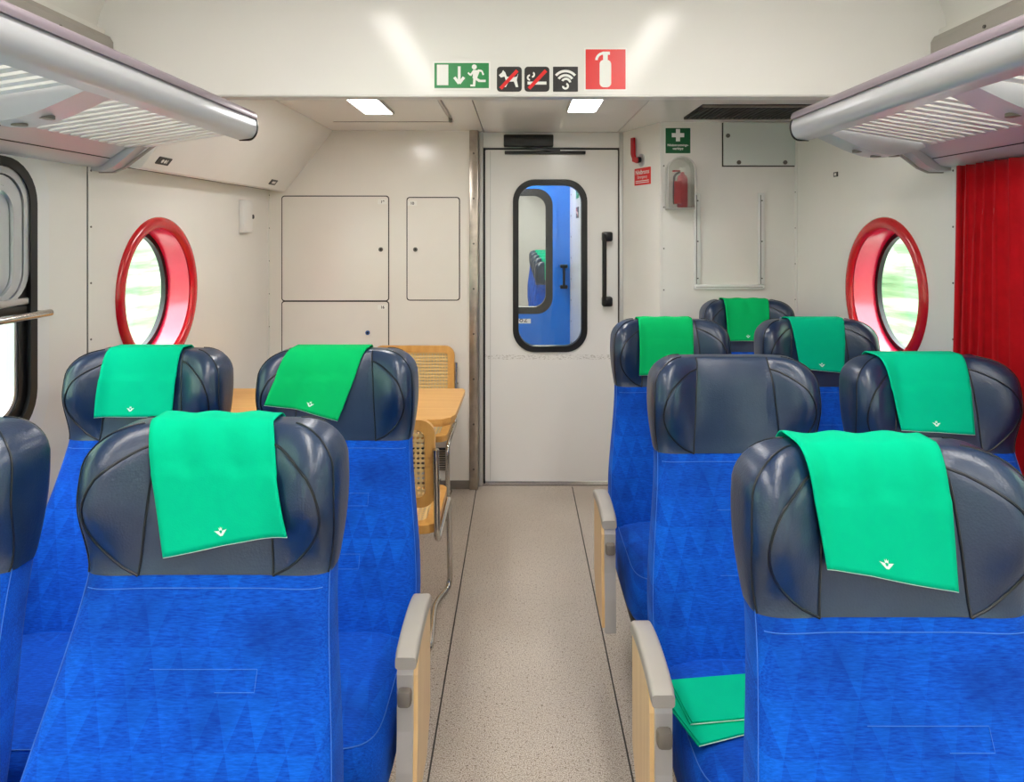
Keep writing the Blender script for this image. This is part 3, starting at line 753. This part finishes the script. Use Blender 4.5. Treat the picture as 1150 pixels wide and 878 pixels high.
# ------------------------------------------------------------------ luggage racks
def rack(label, s, Xw, Xf, y1, members):
    o = thing('luggage_rack', label, 'luggage rack', (0, 0, 0))
    ya = -0.6
    X = lambda d: Xf+s*d       # distance from the aisle edge towards the wall
    # front profile: rounded silver body with a darker grip strip on top
    prof = [(X(0.004), 1.885)]
    prof += [(X(0.028-0.028*math.cos(a)), 1.858-0.042*math.sin(a)) for a in [PI/2*k/8 for k in range(-4, 9)]]
    prof += [(X(0.062), 1.812), (X(0.062), 1.826), (X(0.034), 1.836), (X(0.026), 1.885)]
    extrude_profile('front_profile', prof, fY, ya, y1, M_silver, o)
    prof = [(X(-0.001), 1.884)]+[(X(0.018-0.020*math.cos(a)), 1.892+0.020*math.sin(a)) for a in [PI*k/10 for k in range(11)]]+[(X(0.036), 1.884)]
    extrude_profile('grip_strip', prof, fY, ya, y1-0.002, M_alug, o)
    prof = [(X(0.006), 1.894)]+[(X(0.030-0.033*math.cos(a)), 1.858-0.048*math.sin(a)) for a in [PI/2*k/8 for k in range(-5, 9)]]+[(X(0.062), 1.81), (X(0.062), 1.83), (X(0.04), 1.9), (X(0.02), 1.912)]
    extrude_profile('end_cap', prof, fY, y1, y1+0.006, M_blackm, o)
    # shelf slats rising towards the aisle
    d0, d1 = 0.05, abs(Xw-Xf)-0.13
    zs = lambda d: 1.832-0.055*(d-d0)/(d1-d0)
    y = ya+0.05; proto = None
    while y < y1-0.03:
        if not any(a-0.035 < y < a+0.135 for a in members):
            if proto is None:
                p = [(X(d0), zs(d0)), (X(d1), zs(d1)), (X(d1), zs(d1)+0.014), (X(d0), zs(d0)+0.014)]
                proto = extrude_profile('slat', p, fY, -0.013, 0.013, M_white, o, False); q = proto
            else:
                q = proto.copy(); COL.objects.link(q); q.parent = o
            q.location = (0, y, 0)
        y += 0.046
    # lens-shaped cross members with spot lamps
    for a in members:
        n = 12
        prof = [(X(d0+(d1-d0)*k/n), zs(d0+(d1-d0)*k/n)+0.012) for k in range(n+1)]
        prof += [(X(d0+(d1-d0)*k/n), zs(d0+(d1-d0)*k/n)-0.006-0.045*math.sin(PI*(k/n)**1.25)) for k in range(n, -1, -1)]
        cm = extrude_profile('cross_member', prof, fY, a, a+0.10, M_silver, o)
        box('shadow_rail', (X(d0), a+0.10, zs(d0)-0.035), (X(d1), a+0.106, zs(d1)+0.01), M_alug, cm) if False else None
        for k in (0.42, 0.6, 0.78):
            dd = d0+(d1-d0)*k; zz_ = zs(dd)-0.006-0.045*math.sin(PI*k**1.25)
            V, F = tube_data([(X(dd), a+0.055, zz_+0.006), (X(dd), a+0.055, zz_-0.003)], 0.017, 16); mesh_obj('spot_lamp', V, F, M_greyd, cm, smooth=True, angle=40)
    # rear fascia duct along the wall, in two strips with a joint
    L = abs(Xw-Xf)
    extrude_profile('fascia', [(X(L-0.135), 1.80), (X(L-0.14), 1.785), (X(L-0.075), 1.742), (X(L-0.07), 1.745), (X(L), 1.745), (X(L), 1.80)], fY, ya, y1-0.075, M_silver, o)
    extrude_profile('fascia_lip', [(X(L-0.073), 1.739), (X(L-0.045), 1.717), (X(L-0.02), 1.712), (X(L), 1.712), (X(L), 1.741)], fY, ya, y1-0.075, M_silver, o)
    extrude_profile('fascia_joint', [(X(L-0.0735), 1.7425), (X(L-0.071), 1.739), (X(L-0.01), 1.739), (X(L-0.01), 1.744)], fY, ya, y1-0.077, M_black, o)
    # end bracket curving from the shelf to the wall
    prof = [(X(L), 1.70), (X(L-0.05), 1.70), (X(L-0.085), 1.716), (X(L-0.16), 1.778), (X(L-0.20), 1.80), (X(L-0.20), 1.815), (X(L-0.1), 1.815), (X(L), 1.815)]
    extrude_profile('end_bracket', prof, fY, y1-0.07, y1-0.02, M_silver, o)
    extrude_profile('bracket_edge', [(X(L), 1.696), (X(L-0.05), 1.696), (X(L-0.088), 1.712), (X(L-0.205), 1.80), (X(L-0.20), 1.803), (X(L-0.085), 1.719), (X(L-0.05), 1.703), (X(L), 1.703)], fY, y1-0.021, y1-0.008, M_grey, o)
    # seat number plate on the fascia
    return o
rack('silver slatted luggage rack on the left wall', -1, XL, -0.912, 2.385, (0.2, 1.56))
rack('silver slatted luggage rack on the right wall above the curtain', 1, XR, 0.950, 2.395, (0.35, 1.53, 2.26))

# ------------------------------------------------------------------ curtain
cu = thing('window_curtain', 'red pleated curtain drawn beside the right window', 'curtain', (XR-0.03, 0, 0))
V = []; F = []; ny, nz = 150, 22; ya, yb = 1.30, 2.245
for i in range(ny+1):
    for j in range(nz+1):
        tz = j/nz; z = 0.66+1.049*tz
        y = ya+(yb-ya)*i/ny
        ph = 2*PI*15*max(0.0, yb-y)**0.72+0.8*math.sin(y*23.0)
        am = 0.021*(1-0.35*tz)+0.004*math.sin(y*31)
        x = -0.004+am*math.sin(ph+0.35*math.sin(3*tz+y*5))+0.006*math.sin(y*17+tz*2)
        V.append((x, y+0.012*math.cos(ph)*(1-0.3*tz)+(0.02*(1-tz) if i > ny*0.8 else 0), z))
for i in range(ny):
    for j in range(nz):
        a = i*(nz+1)+j; F.append((a, a+1, a+nz+2, a+nz+1))
c_ = mesh_obj('cloth', V, F, M_curt, cu, smooth=True)
sm = c_.modifiers.new('thickness', 'SOLIDIFY'); sm.thickness = 0.003
tube('curtain_rail', [(0.02, 0.6, 1.7), (0.02, 2.15, 1.7)], 0.005, M_alu, cu, 8)

# ------------------------------------------------------------------ seats
Z_TOP, Z_JOIN = 1.145, 0.906
RZ = 0.074
def lean(z):
    if z >= Z_JOIN: return -0.14*(Z_TOP-z)
    return -0.14*(Z_TOP-Z_JOIN)-0.40*(Z_JOIN-z)
def sm_(a, b, x):
    t = max(0.0, min(1.0, (x-a)/(b-a))); return t*t*(3-2*t)
NEXP = 4.6
def head_level(tt):
    """tt 0..1 along the straight height, 1..2 over the rounded top -> (z, half width, half depth, wing)"""
    H1 = Z_TOP-RZ
    if tt <= 1:
        z = Z_JOIN-0.01+(H1-Z_JOIN+0.01)*tt
        k = (z-Z_JOIN)/(Z_TOP-Z_JOIN)
        return z, 0.217+0.013*math.sin(PI*min(1, max(0, k*0.95+0.04))), 0.046, 0.010+0.054*sm_(0.0, 0.55, k)
    ph = (tt-1)*PI/2; k = (H1-Z_JOIN)/(Z_TOP-Z_JOIN)
    return (H1+RZ*math.sin(ph), 0.217+0.013*math.sin(PI*min(1, k*0.95+0.04))-0.085*(1-math.cos(ph)), 0.046-0.026*(1-math.cos(ph)), 0.064*(1-0.35*(1-math.cos(ph))))
YCEN = 0.046
def head_pt(th, tt, off=0.0):
    z, hw, hd, w = head_level(tt); hw += off; hd += off
    c, s = math.cos(th), math.sin(th)
    cx_ = math.copysign(abs(c)**(2/NEXP), c); sy = math.copysign(abs(s)**(2/NEXP), s)
    x = hw*cx_; y = YCEN+hd*sy
    if sy < 0: y -= w*sm_(0.085, 0.205, abs(x))*(-sy)
    return Vector((x, y+lean(z), z+(off if tt > 1.5 else 0)))
def head_front(x, tt, off=0.0):
    """front surface point at a given x"""
    z, hw, hd, w = head_level(tt)
    c = min(0.9999, abs(x)/hw)**(NEXP/2); s = math.sqrt(max(0, 1-c*c)); sy = -(s**(2/NEXP))
    y = YCEN+hd*sy-w*sm_(0.085, 0.205, abs(x))*(-sy)
    ph = max(0, tt-1)*PI/2
    return Vector((x, y+lean(z)-off*math.cos(ph), z+off*math.sin(ph)))
def tt_of_z(z):
    H1 = Z_TOP-RZ
    return (z-Z_JOIN+0.01)/(H1-Z_JOIN+0.01) if z <= H1 else 1+math.asin(min(1, (z-H1)/RZ))/(PI/2)

SEATCACHE = {}
def lofted(name, rings, m, capt=True, capb=True):
    n = len(rings[0]); V = [p for r in rings for p in r]; F = []
    for i in range(len(rings)-1):
        for k in range(n): F.append((i*n+k, i*n+(k+1) % n, (i+1)*n+(k+1) % n, (i+1)*n+k))
    if capb: F.append(tuple(range(n))[::-1])
    if capt: F.append(tuple((len(rings)-1)*n+k for k in range(n)))
    return mesh_obj(name, V, F, m, None, smooth=True, angle=50)
def patch(name, xa, xb, ts, off, m, nu=10, puff=0.004):
    V = []; F = []
    for i, tt in enumerate(ts):
        a, b = xa(tt), xb(tt)
        for k in range(nu+1):
            u = k/nu; e = math.sin(PI*u)**0.6*math.sin(PI*min(1, max(0, (i+0.0)/(len(ts)-1))))**0.4 if True else 1
            V.append(head_front(a+(b-a)*u, tt, off+puff*e))
    for i in range(len(ts)-1):
        for k in range(nu):
            p = i*(nu+1)+k; F.append((p, p+1, p+nu+2, p+nu+1))
    return mesh_obj(name, V, F, m, None, smooth=True)
NA = 72
def build_parts():
    C = {}
    lv = [k/14 for k in range(15)]+[1+k/9 for k in range(1, 10)]
    C['headrest'] = lofted('headrest', [[head_pt(2*PI*k/NA, tt) for k in range(NA)] for tt in lv], M_lea)
    xin = lambda tt: 0.118-0.020*min(1.6, tt)/1.6
    def xout(tt):
        s = min(1, max(0, tt/1.42)); return xin(tt)+0.094*max(0, math.sin(PI*s**0.92))**0.75
    ts = [k/20*1.42 for k in range(21)]
    C['insert_r'] = patch('side_insert', xin, xout, ts, 0.0005, M_lea, 8)
    C['insert_l'] = patch('side_insert', lambda t_: -xin(t_), lambda t_: -xout(t_), ts, 0.0005, M_lea, 8)
    tc_ = [k/16*1.85 for k in range(17)]
    C['centre'] = patch('centre_panel', lambda t_: -xin(t_)+0.002, lambda t_: xin(t_)-0.002, tc_, 0.0003, M_lea, 10, 0.0015)
    for s, k_ in ((-1, 'l'), (1, 'r')):
        C['seam_'+k_] = tubes('panel_seam', [[head_front(s*xin(t_), t_, 0.0010) for t_ in tc_]], 0.0022, M_pipe)
        C['iseam_'+k_] = tubes('insert_seam', [[head_front(s*xout(t_), t_, 0.0014) for t_ in ts]], 0.0024, M_pipe)
    for i_, th in enumerate((-0.36, -PI+0.36, 0.5, PI-0.5)):
        C['wing_seam%d' % i_] = tubes('wing_seam', [[head_pt(th, t_, 0.0006) for t_ in lv]], 0.0018, M_pipe)
    # blue backrest
    rings = []
    zs = [0.345+k*(Z_JOIN+0.004-0.345)/18 for k in range(19)]
    def back_ring(z, sh=0.0):
        k = (Z_JOIN-z)/(Z_JOIN-0.4); hw = 0.2145+0.045*sm_(-0.05, 0.8, k)-sh; hd = 0.0435+0.018*sm_(0, 1, k)-sh
        w = 0.010+0.012*sm_(0.2, 1, k)
        r = []
        for i in range(NA):
            th = 2*PI*i/NA; c, s = math.cos(th), math.sin(th)
            x = hw*math.copysign(abs(c)**(2/5.0), c); sy = math.copysign(abs(s)**(2/5.0), s)
            y = YCEN+hd*sy
            if sy < 0: y -= w*sm_(0.085+0.05*sm_(0, .4, k), 0.205+0.05*sm_(0, .4, k), abs(x))*(-sy)
            r.append(Vector((x, y+lean(z), z)))
        return r
    rings = [back_ring(0.335, 0.02)]+[back_ring(z) for z in zs]
    C['backrest'] = lofted('backrest', rings, M_fab)
    # stitching: one line under the leather, one down each front edge
    i0 = [i for i in range(NA) if math.sin(2*PI*i/NA) < -0.45]
    r = back_ring(Z_JOIN-0.030, -0.0006)
    paths = [[r[i] for i in i0]]
    for frac in (-0.30, -PI+0.30):
        i = int(round((frac % (2*PI))/(2*PI)*NA)) % NA
        paths.append([back_ring(z, -0.0006)[i] for z in zs])
    for i_, p_ in enumerate(paths): C['stitch%d' % i_] = tubes('stitching', [p_], 0.0008, M_stitch, None, 5)
    def back_front(x, z):
        r = back_ring(z, -0.0008); best = None
        for i in range(NA):
            a, b = r[i], r[(i+1) % NA]
            if a.y+b.y < 2*(YCEN+lean(z)) and (a.x-x)*(b.x-x) <= 0 and a.x != b.x:
                f = (x-a.x)/(b.x-a.x); return a.lerp(b, f)
        return Vector((x, YCEN+lean(z)-0.06, z))
    # darned rectangles sewn into the cloth
    for i_, (za, zb_, xa, xb) in enumerate(((0.765, 0.735, -0.07, 0.11), (0.625, 0.592, -0.08, 0.10))):
        pth = [back_front(xa+(xb-xa)*k/10, za) for k in range(11)]+[back_front(xb, za+(zb_-za)*k/4) for k in range(1, 5)]+[back_front(xb+(xb*0.4-xb)*k/4, zb_) for k in range(1, 5)]
        C['darn%d' % i_] = tubes('stitching', [pth], 0.0005, M_stitch, None, 4)
    # cushion: rounded block, domed top, front edge rolled over
    V = []; F = []
    rings = []
    ya, yb, hw = -0.63, -0.13, 0.255
    def cring(z, sh, dome=0.0):
        r = []
        for i in range(56):
            th = 2*PI*i/56; c, s = math.cos(th), math.sin(th)
            x = (hw-sh)*math.copysign(abs(c)**(2/7.0), c); y = (ya+yb)/2+((yb-ya)/2-sh)*math.copysign(abs(s)**(2/7.0), s)
            r.append(Vector((x, y, z)))
        return r
    for z, sh in ((0.300, 0.03), (0.305, 0.012), (0.33, 0.0), (0.405, 0.0), (0.428, 0.006), (0.443, 0.018), (0.452, 0.038), (0.457, 0.075), (0.459, 0.14), (0.460, 0.22)):
        rings.append(cring(z, sh))
    C['cushion'] = lofted('seat_cushion', rings, M_fab)
    C['cstitch'] = tubes('stitching', [cring(0.444, 0.017)+[cring(0.444, 0.017)[0]]], 0.0012, M_stitch, None, 5)
    # pedestal
    bm = bmesh.new()
    C['pan'] = box('seat_pan', (-0.24, -0.59, 0.262), (0.24, -0.16, 0.298), M_plinth, None, 0.01)
    C['pedestal'] = extrude_profile('pedestal', [(-0.46, 0.0), (-0.24, 0.0), (-0.2, 0.262), (-0.56, 0.262)], fX, -0.17, 0.17, M_plinth, None, False)
    # back shell (hard grey shell behind the upholstery)
    # armrest for the aisle side (on the +x side); mirrored version made too
    for sd in (1, -1):
        xo_ = 0.272 if sd > 0 else 0.292
        x0, x1 = sd*xo_, sd*(xo_+0.040)
        fS = lambda u, v, t_: (t_, u, v)
        side = [(-0.56, 0.262), (-0.545, 0.262), (-0.40, 0.262), (-0.335, 0.34), (-0.335, 0.596)]
        side += [(-0.36, 0.606), (-0.45, 0.611), (-0.50, 0.604), (-0.545, 0.590), (-0.558, 0.56), (-0.558, 0.44), (-0.568, 0.36), (-0.572, 0.262)]
        side = side[1:]
        C['post%d' % sd] = prism('armrest', side, [], fS, x0, x1-sd*0.006, M_post)
        wood_ = [(u*0.985-0.006, v) for u, v in side]
        C['wood%d' % sd] = prism('wood_panel', [(-0.55, 0.275), (-0.405, 0.275), (-0.345, 0.345), (-0.345, 0.592), (-0.45, 0.604), (-0.50, 0.597), (-0.538, 0.584), (-0.550, 0.555), (-0.550, 0.44), (-0.560, 0.36), (-0.564, 0.275)], [], fS, x1-sd*0.007, x1+sd*0.003, M_beech)
        cap = []; xm = (x0+x1)/2; hwc = 0.0232
        for i in range(17):
            y = -0.580+0.258*i/16
            z = 0.618-1.1*max(0, (y+0.45))**2-1.2*max(0, -(y+0.47))**2
            e = 1.0
            if i == 0: e = 0.78
            if i == 16: e = 0.7
            z -= 0.010*(1-e)
            ring = []
            for p in rr(-hwc*(0.75+0.25*e), -0.020*e, hwc*(0.75+0.25*e), 0.012*e, 0.009*e, 4): ring.append(Vector((xm+sd*0.002+p[0], y, z+p[1])))
            cap.append(ring)
        C['cap%d' % sd] = lofted('armrest_cap', cap, M_grey)
        C['knob%d' % sd] = box('recline_button', (x0+sd*0.002, -0.577, 0.500), (x1-sd*0.008, -0.550, 0.535), M_greyd, None, 0.008)
    for o in C.values(): COL.objects.unlink(o)
    return C
PARTS = build_parts()
def inst(key, parent, name=None):
    src = PARTS[key]; o = bpy.data.objects.new(name or src.data.name.split('.')[0], src.data); COL.objects.link(o); o.parent = parent; return o
SEAT_DY = -0.045
def seat(label, x, y, aisle=0, group='reclining seats facing the viewer'):
    y += SEAT_DY
    o = thing('train_seat', label, 'seat', (x, y, 0), 0, group)
    inst('pedestal', o, 'pedestal'); inst('pan', o, 'seat_pan')
    c = inst('cushion', o, 'seat_cushion'); inst('cstitch', c, 'stitching')
    b = inst('backrest', o, 'backrest'); [inst('stitch%d' % k, b, 'stitching') for k in range(3)]; [inst('darn%d' % k, b, 'stitching') for k in range(2)]; b['label'] = 'blue woven fabric backrest'
    h = inst('headrest', o, 'headrest'); h['label'] = 'dark navy leather headrest with side wings'
    for k, n in (('centre', 'centre_panel'), ('insert_l', 'side_insert'), ('insert_r', 'side_insert'), ('seam_l', 'panel_seam'), ('seam_r', 'panel_seam'), ('iseam_l', 'insert_seam'), ('iseam_r', 'insert_seam'), ('wing_seam0', 'wing_seam'), ('wing_seam1', 'wing_seam'), ('wing_seam2', 'wing_seam'), ('wing_seam3', 'wing_seam')): inst(k, h, n)
    if aisle:
        a = inst('post%d' % aisle, o, 'armrest')
        inst('wood%d' % aisle, a, 'wood_panel')['label'] = 'pale beech side panel'
        inst('cap%d' % aisle, a, 'armrest_cap'); inst('knob%d' % aisle, a, 'recline_button')
    return o

def cover(label, x, y, TL, TR, BL, BR, zl, zr, m=None, rump=0.0, emblem=0.5, seed=0):
    """felt cover hung over the headrest; TL/TR top corners (x), BL/BR bottom corners (x), zl/zr heights of the bottom corners"""
    y += SEAT_DY
    o = thing('headrest_cover', label, 'headrest cover', (x, y, 0), 0, 'green felt headrest covers')
    rnd = random.Random(seed); ph = rnd.uniform(0, 6)
    nu, nv = 26, 30
    def pt(u, v, off=0.0075):
        # v: 0 at the tail behind the headrest, 1 at the bottom hem in front
        zb = zl+(zr-zl)*u
        Lf = (Z_TOP-RZ)-zb; Lt = 0.10; Lb = 0.05
        d = v*(Lf+Lt+Lb)
        w = max(0.0, (d-Lb)/(Lf+Lt)); xt = TL+(TR-TL)*u; xb = BL+(BR-BL)*u; xx = xt+(xb-xt)*w**1.1
        rip = rump*math.sin(u*17+ph)*max(0, 1-abs(d-Lb-Lt*0.5)/0.12)
        bil = 0.0035*math.sin(u*5+ph)*w
        if d < Lb:                       # tail lying on the rear of the top
            z, hw, hd, wg = head_level(2.0)
            return Vector((xx, YCEN+0.020+0.042*(1-d/Lb)+lean(Z_TOP), Z_TOP+off+rip-0.035*(1-d/Lb)**2))
        if d < Lb+Lt:
            k = (d-Lb)/Lt; tt = 2-k
            p = head_front(min(0.16, max(-0.16, xx)), tt, off+rip); p.x = xx; return p
        z = (Z_TOP-RZ)-(d-Lb-Lt)
        p = head_front(xx if abs(xx) < 0.13 else math.copysign(0.13, xx), tt_of_z(max(Z_JOIN, z)), off); p.z = z; p.x = xx
        p.y -= abs(bil)+0.006*w+max(0, abs(xx)-0.13)*0.55
        return p
    V = [pt(i/nu, j/nv) for j in range(nv+1) for i in range(nu+1)]; F = []
    for j in range(nv):
        for i in range(nu):
            a = j*(nu+1)+i; F.append((a, a+1, a+nu+2, a+nu+1))
    c = mesh_obj('cloth', V, F, m or M_felt, o, smooth=True)
    s = c.modifiers.new('thickness', 'SOLIDIFY'); s.thickness = 0.0022; s.offset = 0
    tubes('cut_hem', [[pt(i/nu, 1.0) for i in range(nu+1)]], 0.0012, M_felte, o, 5)
    # printed emblem: spread wings under a small crown
    polys = [[(-1.0, 0.42), (-0.25, 0.30), (-0.12, -0.10), (0.12, -0.10), (0.25, 0.30), (1.0, 0.42), (0.55, -0.10), (0.18, -0.52), (-0.18, -0.52), (-0.55, -0.10)],
             [(-0.22, 0.30), (-0.28, 0.85), (-0.10, 0.62), (0.0, 0.95), (0.10, 0.62), (0.28, 0.85), (0.22, 0.30), (0.0, 0.40)]]
    EV = []; EF = []
    W_ = abs(BR-BL); Ht = Z_TOP-(zl+zr)/2+0.09
    for p in polys:
        tris = tessellate_polygon([[Vector((a, b, 0)) for a, b in p]])
        EF += [tuple(i+len(EV) for i in t_) for t_ in tris]
        for a, b in p:
            q = pt(emblem+a*0.0108/W_, 1-0.022/Ht*1.0+b*(-0.0108)/Ht); q.y -= 0.0022; EV.append(q)
    mesh_obj('printed_emblem', EV, EF, M_emb, o, recalc=False)
    return o

XS_R1, XS_R2, XS_L1, XS_L2 = 0.590, 1.135, -0.530, -1.085
seat('blue seat with navy headrest cut by the left edge, next to the window', -1.112, 1.283)
seat('near blue seat at front left with a tilted green cover', XS_L1-0.018, 1.283, 1)
seat('blue window seat on the left below the porthole', XS_L2, 2.05)
seat('blue aisle seat on the left in front of the table, with wooden armrest', XS_L1, 2.05, 1)
seat('nearest blue seat at front right with a skewed green cover', XS_R1-0.004, 1.152, -1)
seat('blue aisle seat on the right without a cover, folded cloths on its cushion', XS_R1, 1.935, -1)
seat('blue window seat on the right beside the red curtain', XS_R2, 1.935)
seat('blue aisle seat on the right nearest the end door, with wooden armrest', XS_R1, 2.72, -1)
seat('blue window seat on the right under the porthole, second from the end panel', 1.162, 2.72)
seat('single blue seat at the far right against the end panel', 1.140, 3.47)

cover('bright green felt cover hung crooked on the near left seat', XS_L1-0.018, 1.283, -0.124, 0.095, -0.071, 0.149, 0.930, 0.972, rump=0.004, seed=1, emblem=0.47)
cover('green felt cover on the left window seat below the porthole', XS_L2, 2.05, -0.120, 0.092, -0.128, 0.090, 0.964, 0.964, seed=2, emblem=0.45)
cover('green felt cover slanting left on the seat in front of the table', XS_L1, 2.05, -0.138, 0.085, -0.185, 0.010, 1.008, 0.952, M_felt2, seed=3, emblem=0.55)
cover('green felt cover slanting right on the nearest right seat', XS_R1-0.004, 1.152, -0.136, 0.100, -0.108, 0.096, 0.974, 0.938, rump=0.005, seed=4, emblem=0.47)
cover('green felt cover on the seat beside the red curtain', XS_R2, 1.935, -0.145, 0.0975, -0.105, 0.093, 0.960, 0.948, seed=5)
cover('green felt cover on the aisle seat nearest the end door', XS_R1, 2.72, -0.123, 0.089, -0.130, 0.080, 0.9425, 0.9425, M_felt2, rump=0.002, seed=6)
cover('green felt cover on the right window seat under the porthole', 1.162, 2.72, -0.105, 0.110, -0.082, 0.085, 0.967, 0.950, seed=7)
cover('green felt cover on the single seat against the end panel', 1.140, 3.47, -0.117, 0.11, -0.11, 0.09, 0.952, 0.952, M_felt2, rump=0.003, seed=8)

# folded felt cloths lying on the uncovered seat
for i, (dz, rz, dx, dy, lab) in enumerate(((0.461, 0.30, 0.0, 0.0, 'lower folded green felt cloth on the uncovered seat cushion'), (0.4685, 0.12, 0.012, 0.035, 'upper folded green felt cloth on the uncovered seat cushion'))):
    fc = thing('folded_cloth', lab, 'cloth', (0.44+dx, 1.475+dy, dz), rz, 'folded cloths on the seat')
    for k in range(2):
        pts = rr(-0.105+0.004*k, -0.07, 0.105-0.003*k, 0.07-0.006*k, 0.004, 3)
        prism('fold_layer', pts, [], fZ, 0.0033*k, 0.0033*k+0.003, M_felt, fc)
    box('cut_edge', (-0.104, -0.0712, 0.0012), (0.104, -0.0702, 0.0026), M_felte, fc)

# seats of the next car seen through both doors
for k in range(5):
    seat(('first', 'second', 'third', 'fourth', 'last')[k]+' blue seat behind the blue door, seen through both door windows', 0.40, 7.6+k*1.05, 0, 'seats in the next car')
    cover('green cover on the '+('first', 'second', 'third', 'fourth', 'last')[k]+' seat behind the blue door', 0.40, 7.6+k*1.05, -0.12, 0.12, -0.12, 0.12, 0.95, 0.95, seed=20+k)

# ------------------------------------------------------------------ table and cantilever chairs
tb = thing('dining_table', 'beech veneered table fixed to the left wall between two cane chairs', 'table', (0, 0, 0))
prism('table_top', [(XL+0.01, 2.81), (-0.36, 2.81), (-0.315, 2.818), (-0.285, 2.845), (-0.268, 2.89), (-0.262, 3.33), (-0.275, 3.362), (XL+0.01, 3.362)], [], fZ, 0.700, 0.722, M_table, tb)
prism('table_edge', [(XL+0.012, 2.814), (-0.36, 2.814), (-0.317, 2.822), (-0.289, 2.847), (-0.272, 2.89), (-0.266, 3.33), (-0.278, 3.358), (XL+0.012, 3.358)], [], fZ, 0.690, 0.700, M_cwood, tb)
tube('table_leg', [(-0.72, 3.09, 0.0), (-0.72, 3.09, 0.69)], 0.03, M_chrome, tb, 16)
prism('table_foot', circ(-0.72, 3.09, 0.14, 28), [], fZ, 0.0, 0.015, M_chrome, tb)

def chair(label, x, y, rz):
    o = thing('cantilever_chair', label, 'chair', (x, y, 0), rz, 'cane cantilever chairs at the table')
    hw, yb, yf, zs = 0.235, -0.20, 0.20, 0.445
    # seat ring with cane panel
    outer = rr(-hw, yb, hw, yf, 0.05, 6); inner = rr(-hw+0.042, yb+0.042, hw-0.042, yf-0.042, 0.03, 6)
    prism('seat_frame', outer, [inner], fZ, zs-0.03, zs, M_cwood, o)
    prism('seat_cane', inner, [], fZ, zs-0.006, zs-0.002, M_cane, o)
    # leaning back ring with cane panel
    z0, z1 = 0.515, 0.835; k = 0.10
    fb = lambda u, v, t_: (u, yb-0.005-k*(v-z0)+t_, v)
    outer = rr(-hw, z0, hw, z1, 0.055, 6); inner = rr(-hw+0.036, z0+0.036, hw-0.036, z1-0.036, 0.03, 6)
    prism('back_frame', outer, [inner], fb, -0.011, 0.011, M_cwood, o)
    prism('back_cane', inner, [], fb, -0.002, 0.002, M_cane, o)
    # one bent chrome tube: back, seat side, front leg, floor runner, rear cross bar
    xs = hw+0.004; path = []
    side = lambda s: [(s*xs, yb-0.035-k*0.2, 0.735), (s*xs, yb-0.02, 0.51), (s*xs, yb-0.015, zs-0.055), (s*xs, yf-0.005, zs-0.045), (s*(xs+0.004), yf+0.012, 0.014), (s*(xs-0.045), yf-0.115, 0.013), (s*(xs-0.022), yb-0.035, 0.013)]
    path = side(1)+side(-1)[::-1]
    tube('tubular_frame', fillet(path, 0.055, 7), 0.0115, M_chrome, o, 10)
    for s in (-1, 1):
        V, F = tube_data([(s*(xs-0.012), yb-0.022-k*0.09, 0.62), (s*(xs+0.016), yb-0.022-k*0.09, 0.62)], 0.005, 8); mesh_obj('bolt', V, F, M_screw, o)
    return o
chair('near cane and chrome cantilever chair with its back to the blue seats', -0.530, 2.645, 0)
chair('far cane and chrome cantilever chair against the cabinet wall', -0.605, 3.70, PI)
